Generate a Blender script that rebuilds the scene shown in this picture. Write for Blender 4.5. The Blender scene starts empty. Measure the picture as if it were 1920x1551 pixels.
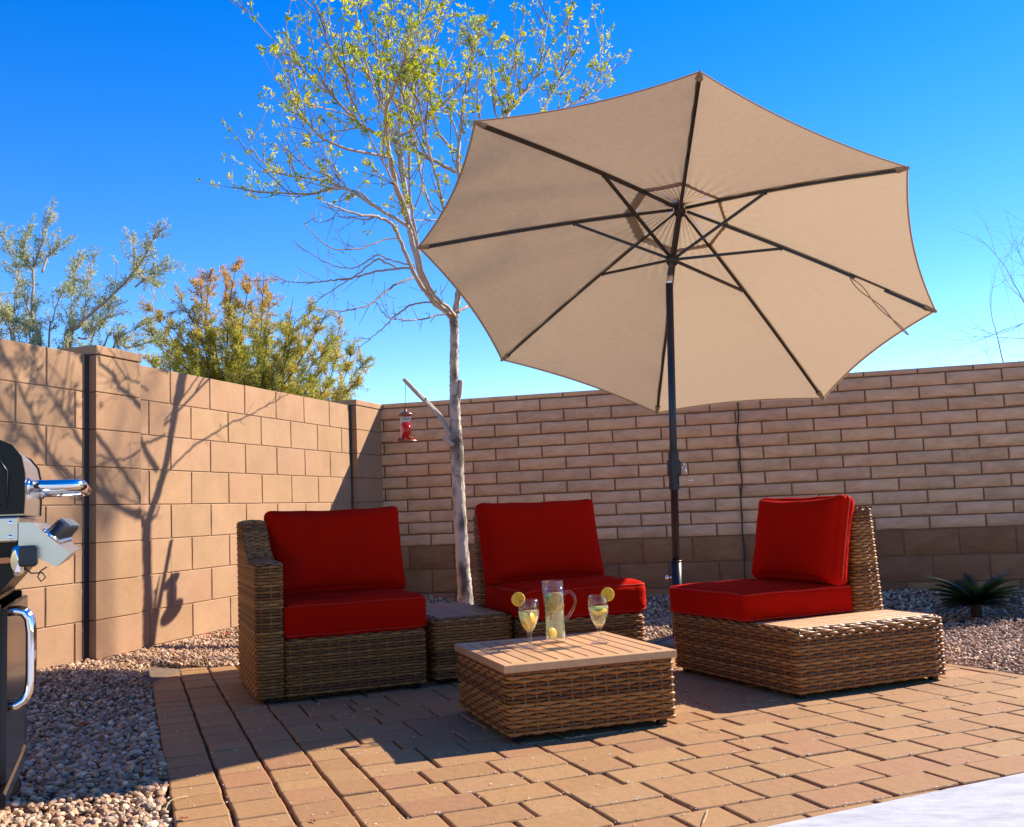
import bpy, math, random
import numpy as np
from mathutils import Vector, Matrix
PI = math.pi
S = bpy.context.scene
col = bpy.data.collections.new("patio"); S.collection.children.link(col)
rng = np.random.default_rng(7); R = random.Random(11)
H0 = .78                                   # camera height over the paving

# ------------------------------------------------------------ camera
F_, PITCH, ROLL = 1853.15, .0974, .0413
cp_, sp_ = math.cos(PITCH), math.sin(PITCH); cr_, sr_ = math.cos(ROLL), math.sin(ROLL)
X_ = Vector((1, 0, 0)); U_ = Vector((0, -sp_, cp_)); FW = Vector((0, cp_, sp_))
CR = cr_*X_ - sr_*U_; CU = sr_*X_ + cr_*U_
cd = bpy.data.cameras.new("camera"); cam = bpy.data.objects.new("camera", cd); col.objects.link(cam)
m = Matrix.Identity(4)
for i, v in enumerate((CR, CU, -FW)):
    for j in range(3): m[j][i] = v[j]
m.translation = (0, 0, H0)
cam.matrix_world = m
cd.sensor_fit = 'HORIZONTAL'; cd.sensor_width = 36; cd.lens = F_/1920*36; cd.clip_end = 3000; cd.clip_start = .05
S.camera = cam

def ray(u, v):
    xr = (u-960)/F_; yr = -(v-775.5)/F_
    return np.array(CR)*xr + np.array(CU)*yr + np.array(FW)
def at_z(u, v, z):
    r = ray(u, v); return r*((z-H0)/r[2]) + np.array([0, 0, H0])
def at_y(u, v, y):
    r = ray(u, v); return r*(y/r[1]) + np.array([0, 0, H0])

# ------------------------------------------------------------ mesh helpers
class MB:
    def __init__(s): s.v = []; s.f = []; s.c = []; s.n = 0
    def add(s, v, f, c=(1, 1, 1)):
        v = np.asarray(v, float).reshape(-1, 3)
        s.v.append(v)
        c = np.asarray(c, float)
        if c.ndim == 1: c = np.tile(c, (len(v), 1))
        s.c.append(c)
        if isinstance(f, np.ndarray): s.f.append(f + s.n)
        else: s.f.extend([[i + s.n for i in q] for q in f])
        s.n += len(v)
    def box(s, a, b, c=(1, 1, 1), fr=None, bev=0):
        x0, y0, z0 = a; x1, y1, z1 = b
        if bev:
            e = bev; v = []
            for z, k in ((z0, 1), (z0+e, 0), (z1-e, 0), (z1, 1)):
                q = e if k else 0
                v += [(x0+q, y0+q, z), (x1-q, y0+q, z), (x1-q, y1-q, z), (x0+q, y1-q, z)]
            f = [[3, 2, 1, 0], [12, 13, 14, 15]]
            for k in range(3):
                for i in range(4): j = (i+1) % 4; f.append([4*k+i, 4*k+j, 4*k+4+j, 4*k+4+i])
        else:
            v = [(x0, y0, z0), (x1, y0, z0), (x1, y1, z0), (x0, y1, z0), (x0, y0, z1), (x1, y0, z1), (x1, y1, z1), (x0, y1, z1)]
            f = [[3, 2, 1, 0], [4, 5, 6, 7], [0, 1, 5, 4], [1, 2, 6, 5], [2, 3, 7, 6], [3, 0, 4, 7]]
        v = np.array(v, float)
        if fr is not None:
            o, ex, ey, ez = [np.array(q, float) for q in fr]
            v = o + v[:, :1]*ex + v[:, 1:2]*ey + v[:, 2:3]*ez
        s.add(v, f, c)
    def tube(s, pts, rad, n=8, c=(1, 1, 1), cap=True, closed=False, sq=1.0):
        P = np.array([tuple(p) for p in pts], float); m_ = len(P)
        rad = np.full(m_, rad, float) if np.isscalar(rad) else np.array(rad, float)
        T = np.gradient(P, axis=0)
        if closed: T = np.roll(P, -1, 0) - np.roll(P, 1, 0)
        T /= np.linalg.norm(T, axis=1)[:, None] + 1e-12
        ref = np.array([0, 0, 1.]) if abs(T[0][2]) < .9 else np.array([1., 0, 0])
        a = np.cross(T[0], ref); a /= np.linalg.norm(a); A = []
        for i in range(m_):
            a = a - T[i]*a.dot(T[i]); a /= np.linalg.norm(a) + 1e-12; A.append(a)
        A = np.array(A); B = np.cross(T, A)
        th = np.arange(n)*2*PI/n + (PI/n if n == 4 else 0)
        V = P[:, None] + rad[:, None, None]*(np.cos(th)[None, :, None]*A[:, None] + sq*np.sin(th)[None, :, None]*B[:, None])
        f = []
        for i in range(m_ if closed else m_-1):
            for j in range(n):
                k = (j+1) % n; i2 = (i+1) % m_
                f.append([i*n+j, i*n+k, i2*n+k, i2*n+j])
        if cap and not closed: f.append(list(range(n))[::-1]); f.append([(m_-1)*n+j for j in range(n)])
        s.add(V.reshape(-1, 3), f, c)
    def lathe(s, prof, cen=(0, 0, 0), n=24, c=(1, 1, 1), sx=1, sy=1, ax=None):
        V = []
        for r, z in prof:
            for j in range(n):
                a = 2*PI*j/n; V.append((r*math.cos(a)*sx, r*math.sin(a)*sy, z))
        V = np.array(V)
        if ax is not None:
            ez = np.array(ax, float); ez /= np.linalg.norm(ez)
            ex = np.cross(ez, [0, 0, 1.]) if abs(ez[2]) < .9 else np.cross(ez, [0, 1., 0]); ex /= np.linalg.norm(ex); ey = np.cross(ez, ex)
            V = V[:, :1]*ex + V[:, 1:2]*ey + V[:, 2:3]*ez
        V = V + np.array(cen)
        f = []
        for i in range(len(prof)-1):
            for j in range(n):
                k = (j+1) % n; f.append([i*n+j, i*n+k, (i+1)*n+k, (i+1)*n+j])
        if prof[0][0] > 1e-4: f.append(list(range(n))[::-1])
        if prof[-1][0] > 1e-4: f.append([(len(prof)-1)*n+j for j in range(n)])
        s.add(V, f, c)
    def prism(s, poly, fr, d0, d1, c=(1, 1, 1)):   # poly in (a,b), extruded along third axis of frame
        o, ea, eb, ed = [np.array(q, float) for q in fr]; n = len(poly)
        V = [o+ea*p[0]+eb*p[1]+ed*d for d in (d0, d1) for p in poly]
        f = [list(range(n))[::-1], [n+i for i in range(n)]]
        for i in range(n): j = (i+1) % n; f.append([i, j, n+j, n+i])
        s.add(V, f, c)
    def build(s, name, mat, parent=None, smooth=True, loc=None, auto=None):
        me = bpy.data.meshes.new(name)
        V = np.concatenate(s.v); C = np.concatenate(s.c)
        idx = []; tot = []
        for q in s.f:
            if isinstance(q, np.ndarray): idx.append(q.ravel()); tot.append(np.full(len(q), q.shape[1]))
            else: idx.append(np.array(q)); tot.append(np.array([len(q)]))
        idx = np.concatenate(idx).astype(np.int32); tot = np.concatenate(tot).astype(np.int32)
        me.vertices.add(len(V)); me.vertices.foreach_set('co', V.astype(np.float32).ravel())
        me.loops.add(len(idx)); me.loops.foreach_set('vertex_index', idx)
        me.polygons.add(len(tot)); st = np.concatenate([[0], np.cumsum(tot)[:-1]]).astype(np.int32)
        me.polygons.foreach_set('loop_start', st); me.polygons.foreach_set('loop_total', tot)
        me.polygons.foreach_set('use_smooth', np.full(len(tot), smooth))
        me.update(calc_edges=True); me.validate()
        at = me.color_attributes.new('Col', 'FLOAT_COLOR', 'POINT')
        at.data.foreach_set('color', np.hstack([C, np.ones((len(C), 1))]).astype(np.float32).ravel())
        for mm in (mat if isinstance(mat, (list, tuple)) else [mat]): me.materials.append(mm)
        if smooth and auto:
            me.set_sharp_from_angle(angle=math.radians(auto))
        o = bpy.data.objects.new(name, me); col.objects.link(o)
        if parent: o.parent = parent
        if loc: o.location = loc
        return o

def tag(o, label=None, cat=None, group=None, kind=None):
    if label: o['label'] = label
    if cat: o['category'] = cat
    if group: o['group'] = group
    if kind: o['kind'] = kind
    return o
def empty(name, loc, rz=0, label=None, cat=None, group=None):
    o = bpy.data.objects.new(name, None); col.objects.link(o); o.location = tuple(loc); o.rotation_euler = (0, 0, rz)
    o.empty_display_size = .05
    return tag(o, label, cat, group)

# ------------------------------------------------------------ materials
def mat(name, base=(.5, .5, .5), rough=.6, metal=0, vcol=False, var=None, vscale=20, bump=0, bscale=60, spec=.5,
        sheen=0, coat=0, stretch=None, bump2=0, b2scale=6, trans=0, detail=6, vmix=.6):
    M = bpy.data.materials.new(name); M.use_nodes = True; nt = M.node_tree; n = nt.nodes; l = nt.links
    b = n['Principled BSDF']; b.inputs['Roughness'].default_value = rough; b.inputs['Metallic'].default_value = metal
    b.inputs['Specular IOR Level'].default_value = spec
    b.inputs['Sheen Weight'].default_value = sheen; b.inputs['Coat Weight'].default_value = coat
    tc = n.new('ShaderNodeTexCoord'); mp = n.new('ShaderNodeMapping'); l.new(tc.outputs['Object'], mp.inputs[0])
    if stretch: mp.inputs['Scale'].default_value = stretch
    csrc = None
    if vcol:
        a = n.new('ShaderNodeVertexColor'); a.layer_name = 'Col'
        mx = n.new('ShaderNodeMix'); mx.data_type = 'RGBA'; mx.blend_type = 'MULTIPLY'; mx.inputs[0].default_value = 1
        mx.inputs[6].default_value = (*base, 1); l.new(a.outputs[0], mx.inputs[7]); csrc = mx.outputs[2]
    if var:
        no = n.new('ShaderNodeTexNoise'); no.inputs['Scale'].default_value = vscale; no.inputs['Detail'].default_value = detail
        no.inputs['Roughness'].default_value = .65
        l.new(mp.outputs[0], no.inputs['Vector'])
        cr = n.new('ShaderNodeValToRGB'); cr.color_ramp.elements[0].position = .32; cr.color_ramp.elements[1].position = .68
        cr.color_ramp.elements[0].color = (*var, 1); cr.color_ramp.elements[1].color = (1, 1, 1, 1)
        l.new(no.outputs[0], cr.inputs[0])
        m2 = n.new('ShaderNodeMix'); m2.data_type = 'RGBA'; m2.blend_type = 'MULTIPLY'; m2.inputs[0].default_value = vmix if vmix else 1
        if csrc: l.new(csrc, m2.inputs[6])
        else: m2.inputs[6].default_value = (*base, 1)
        l.new(cr.outputs[0], m2.inputs[7]); csrc = m2.outputs[2]
    if csrc: l.new(csrc, b.inputs['Base Color'])
    else: b.inputs['Base Color'].default_value = (*base, 1)
    last = None
    for st, sc in ((bump, bscale), (bump2, b2scale)):
        if st:
            no = n.new('ShaderNodeTexNoise'); no.inputs['Scale'].default_value = sc; no.inputs['Detail'].default_value = 5
            l.new(mp.outputs[0], no.inputs['Vector'])
            bp = n.new('ShaderNodeBump'); bp.inputs['Strength'].default_value = min(1, st*1.0); bp.inputs['Distance'].default_value = .4/sc
            l.new(no.outputs[0], bp.inputs['Height'])
            if last: l.new(last, bp.inputs['Normal'])
            last = bp.outputs[0]
    if last: l.new(last, b.inputs['Normal'])
    if trans:
        tr = n.new('ShaderNodeBsdfTranslucent'); ms = n.new('ShaderNodeMixShader'); ms.inputs[0].default_value = trans
        if csrc: l.new(csrc, tr.inputs[0])
        else: tr.inputs[0].default_value = (*base, 1)
        if last: l.new(last, tr.inputs['Normal'])
        l.new(b.outputs[0], ms.inputs[1]); l.new(tr.outputs[0], ms.inputs[2])
        l.new(ms.outputs[0], n['Material Output'].inputs[0])
    return M

def glassy(name, tint=(1, 1, 1), fac=.08, rough=.02, edge=.75):
    M = bpy.data.materials.new(name); M.use_nodes = True; nt = M.node_tree; n = nt.nodes; l = nt.links
    n.remove(n['Principled BSDF'])
    t = n.new('ShaderNodeBsdfTransparent'); t.inputs[0].default_value = (*tint, 1)
    g = n.new('ShaderNodeBsdfGlossy'); g.inputs['Roughness'].default_value = rough
    lw = n.new('ShaderNodeLayerWeight'); lw.inputs[0].default_value = .35
    mr = n.new('ShaderNodeMapRange'); l.new(lw.outputs['Facing'], mr.inputs[0])
    mr.inputs[1].default_value = .0; mr.inputs[2].default_value = 1; mr.inputs[3].default_value = fac; mr.inputs[4].default_value = edge
    pw = n.new('ShaderNodeMath'); pw.operation = 'POWER'; pw.inputs[1].default_value = 1.6
    l.new(mr.outputs[0], pw.inputs[0])
    mx = n.new('ShaderNodeMixShader'); l.new(pw.outputs[0], mx.inputs[0]); l.new(t.outputs[0], mx.inputs[1]); l.new(g.outputs[0], mx.inputs[2])
    l.new(mx.outputs[0], n['Material Output'].inputs[0])
    return M

M = {}
M['block'] = mat('smooth_block', (.41, .24, .135), .9, vcol=True, var=(.74, .70, .66), vscale=5, bump=.55, bscale=170, bump2=.12, b2scale=25, spec=.15)
M['block_mortar'] = mat('pale_mortar', (.50, .34, .22), .95, var=(.8, .76, .72), vscale=30, bump=.4, bscale=120, spec=.1)
M['slump'] = mat('slump_block', (.78, .44, .245), .92, vcol=True, var=(.58, .52, .48), vscale=7, bump=.5, bscale=110, bump2=.35, b2scale=22, spec=.12, stretch=(1, 1, 2.2))
M['slump_mortar'] = mat('brown_mortar', (.22, .118, .062), .95, var=(.7, .65, .6), vscale=30, bump=.5, bscale=100, spec=.1)
M['paver'] = mat('paver_concrete', (1, 1, 1), .75, vcol=True, var=(.74, .70, .66), vscale=40, bump=.7, bscale=300, bump2=.15, b2scale=30, spec=.28)
M['shadow_strip'] = mat('painted_shadow_black', (.05, .035, .03), .9)  # near-black for the painted shadow beside the pilasters
M['sand'] = mat('joint_sand', (.20, .13, .08), .95, var=(.45, .4, .38), vscale=80, bump=.8, bscale=300, spec=.1)
M['concrete'] = mat('pale_concrete', (.50, .485, .49), .85, var=(.52, .51, .52), vscale=7, bump=.5, bscale=180, bump2=.15, b2scale=18, spec=.2, stretch=(1, 2.5, 1))
M['soil'] = mat('desert_soil', (.20, .14, .10), .95, var=(.5, .45, .42), vscale=25, bump=.8, bscale=90, spec=.1)
M['pebble'] = mat('river_pebble', (1, 1, 1), .7, vcol=True, var=(.72, .68, .66), vscale=70, bump=.2, bscale=250, spec=.3)
M['wicker'] = mat('resin_wicker', (1.08, 1.0, .88), .45, vcol=True, var=(.55, .46, .38), vscale=38, bump=.25, bscale=300, spec=.28, stretch=(1, 1, 3))
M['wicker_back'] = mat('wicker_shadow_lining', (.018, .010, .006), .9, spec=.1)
M['fabric'] = mat('red_canvas', (.46, .0065, .0010), .9, var=(.86, .8, .8), vscale=5, bump=.5, bscale=700, bump2=.35, b2scale=7, spec=.04)
M['piping'] = mat('red_piping', (.46, .010, .003), .8, bump=.2, bscale=600, spec=.2, sheen=.03)
M['teak'] = mat('faux_teak', (.60, .33, .145), .5, vcol=True, var=(.62, .55, .5), vscale=16, bump=.2, bscale=70, spec=.4, stretch=(1, .12, 1))
M['canopy'] = mat('canopy_cloth', (.43, .302, .196), .9, var=(.90, .885, .87), vscale=26, bump=.25, bscale=420, bump2=.14, b2scale=16, spec=.05, trans=.36, stretch=(1, 1, 4), vmix=.55)
M['canopy_hem'] = mat('canopy_hem', (.42, .30, .20), .9, spec=.1, trans=.36, bump=.2, bscale=300)
M['pole'] = mat('dark_bronze_metal', (.014, .013, .020), .38, .0, spec=.4)
M['rib'] = mat('dark_rib_metal', (.028, .020, .018), .4, .4, spec=.5)
M['steel'] = mat('brushed_steel', (.62, .60, .58), .28, 1, var=(.85, .85, .86), vscale=6, stretch=(1, 30, 1))
M['chrome'] = mat('chrome', (.80, .80, .82), .08, 1)
M['enamel'] = mat('black_enamel', (.006, .005, .005), .3, spec=.25, bump=.05, bscale=200)
M['darkpanel'] = mat('dark_grey_panel', (.020, .020, .024), .16, .5, spec=.5)
M['plastic'] = mat('black_plastic', (.014, .015, .02), .38, spec=.5)
M['ridge'] = mat('grey_knob_ridge', (.20, .20, .22), .4)
M['glass'] = glassy('clear_glass', (.99, .99, .99), .07, .03, .85)
M['water'] = glassy('lemon_water', (.97, .97, .88), .02, .03, .20)
def cloudy(Mx, c, fac):
    nt = Mx.node_tree; n = nt.nodes; l = nt.links; out = n['Material Output']; src = out.inputs[0].links[0].from_socket
    t = n.new('ShaderNodeBsdfTranslucent'); t.inputs[0].default_value = (*c, 1); d = n.new('ShaderNodeBsdfDiffuse'); d.inputs[0].default_value = (*c, 1)
    a = n.new('ShaderNodeMixShader'); l.new(t.outputs[0], a.inputs[1]); l.new(d.outputs[0], a.inputs[2])
    m_ = n.new('ShaderNodeMixShader'); m_.inputs[0].default_value = fac; l.new(src, m_.inputs[1]); l.new(a.outputs[0], m_.inputs[2]); l.new(m_.outputs[0], out.inputs[0])
cloudy(M['water'], (.97, .95, .60), .20)
M['lemon'] = mat('lemon_flesh', (1, .74, .06), .35, vcol=True, bump=.2, bscale=300, spec=.4, trans=.5)
M['rind'] = mat('lemon_rind', (.90, .52, .03), .4, spec=.5)
M['lime'] = mat('cucumber_green', (.26, .42, .06), .45, spec=.5, trans=.3, vcol=True)
M['copper'] = mat('copper', (.42, .16, .08), .3, .9)
M['redglass'] = mat('red_nectar', (.75, .012, .006), .12, spec=.7, trans=.45)
M['clearglass'] = glassy('feeder_glass', (.93, .95, 1), .12, .03, .7)
M['bark'] = mat('pale_bark', (1, 1, 1), .85, vcol=True, var=(.60, .52, .47), vscale=16, bump=.6, bscale=60, spec=.15, stretch=(1, 1, .45), vmix=.6)
M['twig'] = mat('twig_bark', (1, 1, 1), .8, vcol=True, spec=.2)
M['leaf'] = mat('young_leaf', (.9, .85, .5), .6, vcol=True, spec=.15, trans=.5)
M['sage'] = mat('sage_leaf', (1, 1, 1), .6, vcol=True, spec=.25, trans=.4)
M['palm'] = mat('palm_leaf', (.008, .022, .006), .4, vcol=True, spec=.45, trans=.2)
M['fibre'] = mat('brown_fibre', (.035, .018, .010), .95, bump=.8, bscale=80)
M['cable'] = mat('black_cable', (.01, .01, .01), .5)
M['debris'] = mat('seed_debris', (1, 1, 1), .8, vcol=True)
M['dryleaf'] = mat('dry_leaf', (.33, .10, .03), .7, vcol=True, trans=.2)

# ------------------------------------------------------------ light and sky
SUN = np.array([1.336, .692, 1.0]); SUN = SUN/np.linalg.norm(SUN)
elev = math.asin(SUN[2]); az = math.atan2(SUN[0], SUN[1])
W = bpy.data.worlds.new("World"); S.world = W; W.use_nodes = True
wn = W.node_tree.nodes; wl = W.node_tree.links
sky = wn.new('ShaderNodeTexSky'); sky.sky_type = 'NISHITA'; sky.sun_disc = False
sky.sun_elevation = elev; sky.sun_rotation = az; sky.altitude = 700
sky.air_density = 1.0; sky.dust_density = .05; sky.ozone_density = 2.2
hs = wn.new('ShaderNodeHueSaturation'); hs.inputs['Saturation'].default_value = 1.46; hs.inputs['Hue'].default_value = .5165
wl.new(sky.outputs[0], hs.inputs['Color']); wl.new(hs.outputs[0], wn['Background'].inputs[0])
wn['Background'].inputs[1].default_value = .128
sl = bpy.data.lights.new("sun", 'SUN'); sl.energy = 5.0; sl.angle = math.radians(.55); sl.color = (1, .93, .80)
so = bpy.data.objects.new("sun", sl); col.objects.link(so)
so.rotation_euler = Vector(-SUN).to_track_quat('-Z', 'Y').to_euler(); so.location = (6, 4, 6)
S.view_settings.view_transform = 'Standard'; S.view_settings.look = 'None'
S.view_settings.exposure = 1.12; S.view_settings.gamma = 1
S.cycles.max_bounces = 10; S.cycles.transparent_max_bounces = 24; S.cycles.caustics_reflective = False; S.cycles.caustics_refractive = False

# ------------------------------------------------------------ wall frames
aR, dR, s0R, z0R = -.2227, 8.267, -2.2347, 1.0424+H0
aL, dL, s0L, z0L = 1.2679, 3.7665, 5.0893, .9323+H0
def frame2(a, d):
    t = np.array([math.cos(a), math.sin(a), 0]); n = np.array([-t[1], t[0], 0]); return t, n, n*d
tR, nR, oR = frame2(aR, dR); tL, nL, oL = frame2(aL, dL)      # n points away from the camera / patio
A2 = np.array([[tL[0], -tR[0]], [tL[1], -tR[1]]]); sc_ = np.linalg.solve(A2, (oR-oL)[:2]); sLc, sRc = sc_  # corner
def sL_at(u, v):
    r = ray(u, v); p = r*(dL/(r@nL)); return p@tL
def ground_h(x, y):
    p = np.stack([x, y, np.zeros_like(x)], -1)
    dl = dL - p@nL; dr = dR - p@nR
    z = .105*np.clip(1-dl/.75, 0, 1)**1.2 + .045*np.clip(1-dr/1.0, 0, 1)
    z += .012*np.sin(3.1*x+1.3)*np.cos(2.7*y)
    return z - .018

# ------------------------------------------------------------ walls
def jit(c, a=.06):
    k = 1+R.uniform(-a, a); return (c[0]*k, c[1]*k*(1+R.uniform(-.02, .02)), c[2]*k*(1+R.uniform(-.03, .03)))
def wall_block(mb, o, t, n, s0, s1, z0, z1, prot, bev, c, nx=2, nz=2, bulge=0, rough=0):
    """one masonry unit; front face stands 'prot' in front of plane o"""
    out = -n
    xs = [s0, s0+bev] + [s0+bev+(s1-s0-2*bev)*i/nx for i in range(1, nx)] + [s1-bev, s1]
    zs = [z0, z0+bev] + [z0+bev+(z1-z0-2*bev)*i/nz for i in range(1, nz)] + [z1-bev, z1]
    V = []; 
    for j, z in enumerate(zs):
        for i, s_ in enumerate(xs):
            edge = (i in (0, len(xs)-1)) or (j in (0, len(zs)-1))
            d = prot-bev*.8 if edge else prot
            if bulge:
                a = (s_-s0)/(s1-s0)*2-1; b = (z-z0)/(z1-z0)*2-1
                d += bulge*(1-b*b)*(1-a**6)
            d += R.uniform(-rough, rough)
            zz = z + (R.uniform(-rough, rough) if edge else 0)
            V.append(o + t*s_ + out*d + np.array([0, 0, zz]))
    nxp = len(xs); f = []
    for j in range(len(zs)-1):
        for i in range(nxp-1): f.append([j*nxp+i, j*nxp+i+1, (j+1)*nxp+i+1, (j+1)*nxp+i])
    base = len(V)
    ring = [i for i in range(nxp)] + [j*nxp+nxp-1 for j in range(1, len(zs))] + [(len(zs)-1)*nxp+i for i in range(nxp-2, -1, -1)] + [j*nxp for j in range(len(zs)-2, 0, -1)]
    for r_ in ring: V.append(np.array(V[r_]) - out*.035)
    for k in range(len(ring)):
        k2 = (k+1) % len(ring); f.append([ring[k2], ring[k], base+k, base+k2])
    mb.add(V, f, c)

# left wall
lw = empty('block_wall', tuple(oL+tL*6), 0, 'tan wall of large smooth square blocks in sunlight, striped by tree shadows', 'wall')
def to_local(o, parent):
    o.parent = parent; o.matrix_parent_inverse = Matrix.Translation(-Vector(parent.location))
mb = MB(); mo = MB(); HB = .2032
def sLp(u, v, p):
    r = ray(u, v); q = r*((dL-p)/(r@nL)); return q@tL
PRL = min(np.arange(.01, .12, .001), key=lambda p: abs(sLp(181, 900, p)-sL_at(166, 900)))
p1a, p1b = sLp(181, 900, PRL), sLp(264, 700, PRL)
p2a = sLp(669, 800, PRL); print('pilaster', PRL, p1a, p1b, p2a, sLc)
core_out = .009
def seg(sa, sb, joints0):
    zt = z0L
    for r_ in range(1, 10):
        zhi = zt-(r_-1)*HB; zlo = zhi-HB
        off = 0 if r_ % 2 else .5
        k0 = math.floor((sa-joints0)/.4064)-1
        for k in range(k0, k0+40):
            a = joints0+(k+off)*.4064; b = a+.4064
            a2, b2 = max(a, sa), min(b, sb)
            if b2-a2 < .03: continue
            wall_block(mb, oL, tL, nL, a2+.0045, b2-.0045, zlo+.0025, zhi-.0025 if r_ > 1 else zhi, 0, .003, jit((1, 1, 1), .05), 3, 2, 0, .0006)
seg(.5, p1a, s0L+.21); seg(p1b, p2a, s0L)
mo.box((.5, -.008, -.15), (sLc+.1, .19, z0L-.012), fr=(oL, tL, nL*1.0, (0, 0, 1)))
# shift: front of the mortar lies .006 behind the block faces
for q in range(len(mo.v)): mo.v[q] = mo.v[q] + nL*.0145
to_local(mb.build('blocks', M['block'], smooth=False), lw); to_local(mo.build('mortar', M['block_mortar'], smooth=False), lw)
PRL = .05
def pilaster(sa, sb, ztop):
    q = MB(); pr = PRL
    for r_ in range(0, 9):
        zhi = z0L-(r_)*HB; zlo = zhi-HB
        q.box((sa, -pr, zlo+.0015), (sb, .02, zhi-.0015), fr=(oL, tL, nL, (0, 0, 1)), bev=.003, c=jit((.97, .96, .95), .03))
    q.box((sa-.006, -pr-.006, z0L+.003), (sb+.006, .27, ztop), fr=(oL, tL, nL, (0, 0, 1)), bev=.004)
    to_local(q.build('pilaster', M['block'], smooth=False), lw)
    q = MB(); q.box((sa-.032, -.004, -.1), (sa-.0005, .02, z0L+.001), fr=(oL, tL, nL, (0, 0, 1))); to_local(q.build('pilaster_shadow_strip', M['shadow_strip'], smooth=False), lw)  # dark strip painted in as the shadow cast beside the pilaster
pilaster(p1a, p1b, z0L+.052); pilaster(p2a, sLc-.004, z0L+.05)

# right (back) wall
rw = empty('block_wall', tuple(oR+tR*1), 0, 'brown wall of long narrow slump blocks behind the seats and umbrella', 'wall')
mb = MB(); HR = .1016; zr1 = z0R-HR
def rrow(zlo, zhi, joff, L_, prot, bev, gap, c, a, bulge, rough, nx):
    k0 = math.floor((sRc-joff)/L_)-1
    for k in range(k0, k0+int(12/L_)):
        x0 = joff+k*L_; x1 = x0+L_; x0 = max(x0, sRc+.001)
        if x1-x0 < .05: continue
        dz = R.uniform(-.0015, .0015)
        wall_block(mb, oR, tR, nR, x0+gap/2, x1-gap/2, zlo+gap/2+dz, zhi-gap/2+dz, prot, bev, jit(c, a), nx, 2, bulge, rough)
sj = s0R
rrow(zr1+.0, zr1+.047, sj, .4064, .004, .006, .011, (1.0, 1, 1), .07, .002, .0008, 4)
for r_ in range(2, 14):
    zhi = z0R-(r_-1)*HR
    rrow(zhi-HR, zhi, sj+(0 if r_ % 2 else .2032), .4064, .004, .010, .012, (1, 1, 1), .09, .006, .0013, 5)
zb = z0R-13*HR
for r_ in range(4):
    zhi = zb-r_*HB
    rrow(zhi-HB, zhi, sj+(.2032 if r_ % 2 == 0 else 0), .4064, .001, .006, .011, (.44, .345, .28), .20, .002, .0014, 4)
to_local(mb.build('blocks', M['slump'], smooth=True, auto=40), rw)
mo = MB(); mo.box((sRc-.23, .006, -.2), (12, .19, zr1+.043), fr=(oR, tR, nR, (0, 0, 1)))
to_local(mo.build('mortar', M['slump_mortar'], smooth=False), rw)

# black cable hanging down the back wall
r0 = ray(1383, 755); sA = (r0*(dR/(r0@nR)))@tR; r1 = ray(1395, 1078); sB = (r1*(dR/(r1@nR)))@tR
mb = MB(); pts = []
for i in range(40):
    q = i/39; z = 1.80-(1.80-.04)*q; s_ = sA+(sB-sA)*(q-.1)+.006*math.sin(q*17)+.004*math.sin(q*41)
    pts.append(oR+tR*s_-nR*(.022+.004*math.sin(q*23))+np.array([0, 0, z]))
mb.tube(pts, .0058, 6)
c0 = pts[-1]
for o_ in mb.v: o_ -= c0
tag(mb.build('cable', M['cable'], loc=tuple(c0)), 'thin black cable hanging straight down the brown slump block wall', 'cable')

# ------------------------------------------------------------ ground, gravel, paving
g = MB()
xs = np.concatenate([np.linspace(-60, -6, 8), np.linspace(-5, 9, 90), np.linspace(10, 60, 8)])
ys = np.concatenate([np.linspace(-40, -1, 8), np.linspace(0, 12, 90), np.linspace(13, 400, 12)])
XX, YY = np.meshgrid(xs, ys); ZZ = ground_h(XX, YY)-.006
p_ = np.stack([XX, YY, 0*XX], -1); beyond = ((p_@nL) > dL+.3) | ((p_@nR) > dR+.3); ZZ = np.where(beyond, -.02, ZZ)
nx = len(xs); idx = np.arange(len(xs)*len(ys)).reshape(len(ys), nx)
Fq = np.stack([idx[:-1, :-1], idx[:-1, 1:], idx[1:, 1:], idx[1:, :-1]], -1).reshape(-1, 4)
g.add(np.stack([XX, YY, ZZ-.012], -1).reshape(-1, 3), Fq)
tag(g.build('ground', M['soil']), kind='structure')

BA = math.radians(21.5); eB = np.array([math.cos(BA), math.sin(BA)]); eA = np.array([-eB[1], eB[0]])
L0 = at_z(318, 1551, 0)[:2]; L1 = at_z(283, 1258, 0)[:2]        # left border
O2 = (L0+L1)/2; 
bk0 = at_z(285, 1258, 0)[:2]; bk1 = at_z(1225, 1197, 0)[:2]
rt0 = at_z(1775, 1243, 0)[:2]; rt1 = at_z(1920, 1266, 0)[:2]
cc0 = at_z(1465, 1551, 0)[:2]; cc1 = at_z(1920, 1455, 0)[:2]
def clip(poly, p, q, keep_left=True):
    d = q-p; out = []
    def side(x): v = d[0]*(x[1]-p[1])-d[1]*(x[0]-p[0]); return v if keep_left else -v
    for i in range(len(poly)):
        a, b = poly[i], poly[(i+1) % len(poly)]; sa, sb = side(a), side(b)
        if sa >= 0: out.append(a)
        if (sa >= 0) != (sb >= 0): out.append(a+(b-a)*(sa/(sa-sb)))
    return out
def area(p): return .5*abs(sum(p[i][0]*p[(i+1) % len(p)][1]-p[(i+1) % len(p)][0]*p[i][1] for i in range(len(p))))
def inset(poly, d):
    n = len(poly); c = sum(poly)/n; out = []
    for i in range(n):
        a, b, e = poly[i-1], poly[i], poly[(i+1) % n]
        u = b-a; u = u/(np.linalg.norm(u)+1e-9); w = e-b; w = w/(np.linalg.norm(w)+1e-9)
        nu = np.array([-u[1], u[0]]); nw = np.array([-w[1], w[0]]); k = nu+nw; k = k/max(1e-6, (1+nu.dot(nw)))
        out.append(b+k*d)
    return out
PC = [(.37, .194, .078), (.38, .20, .082), (.36, .188, .077), (.36, .182, .076), (.355, .182, .074), (.38, .205, .085), (.345, .168, .075)]
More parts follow.
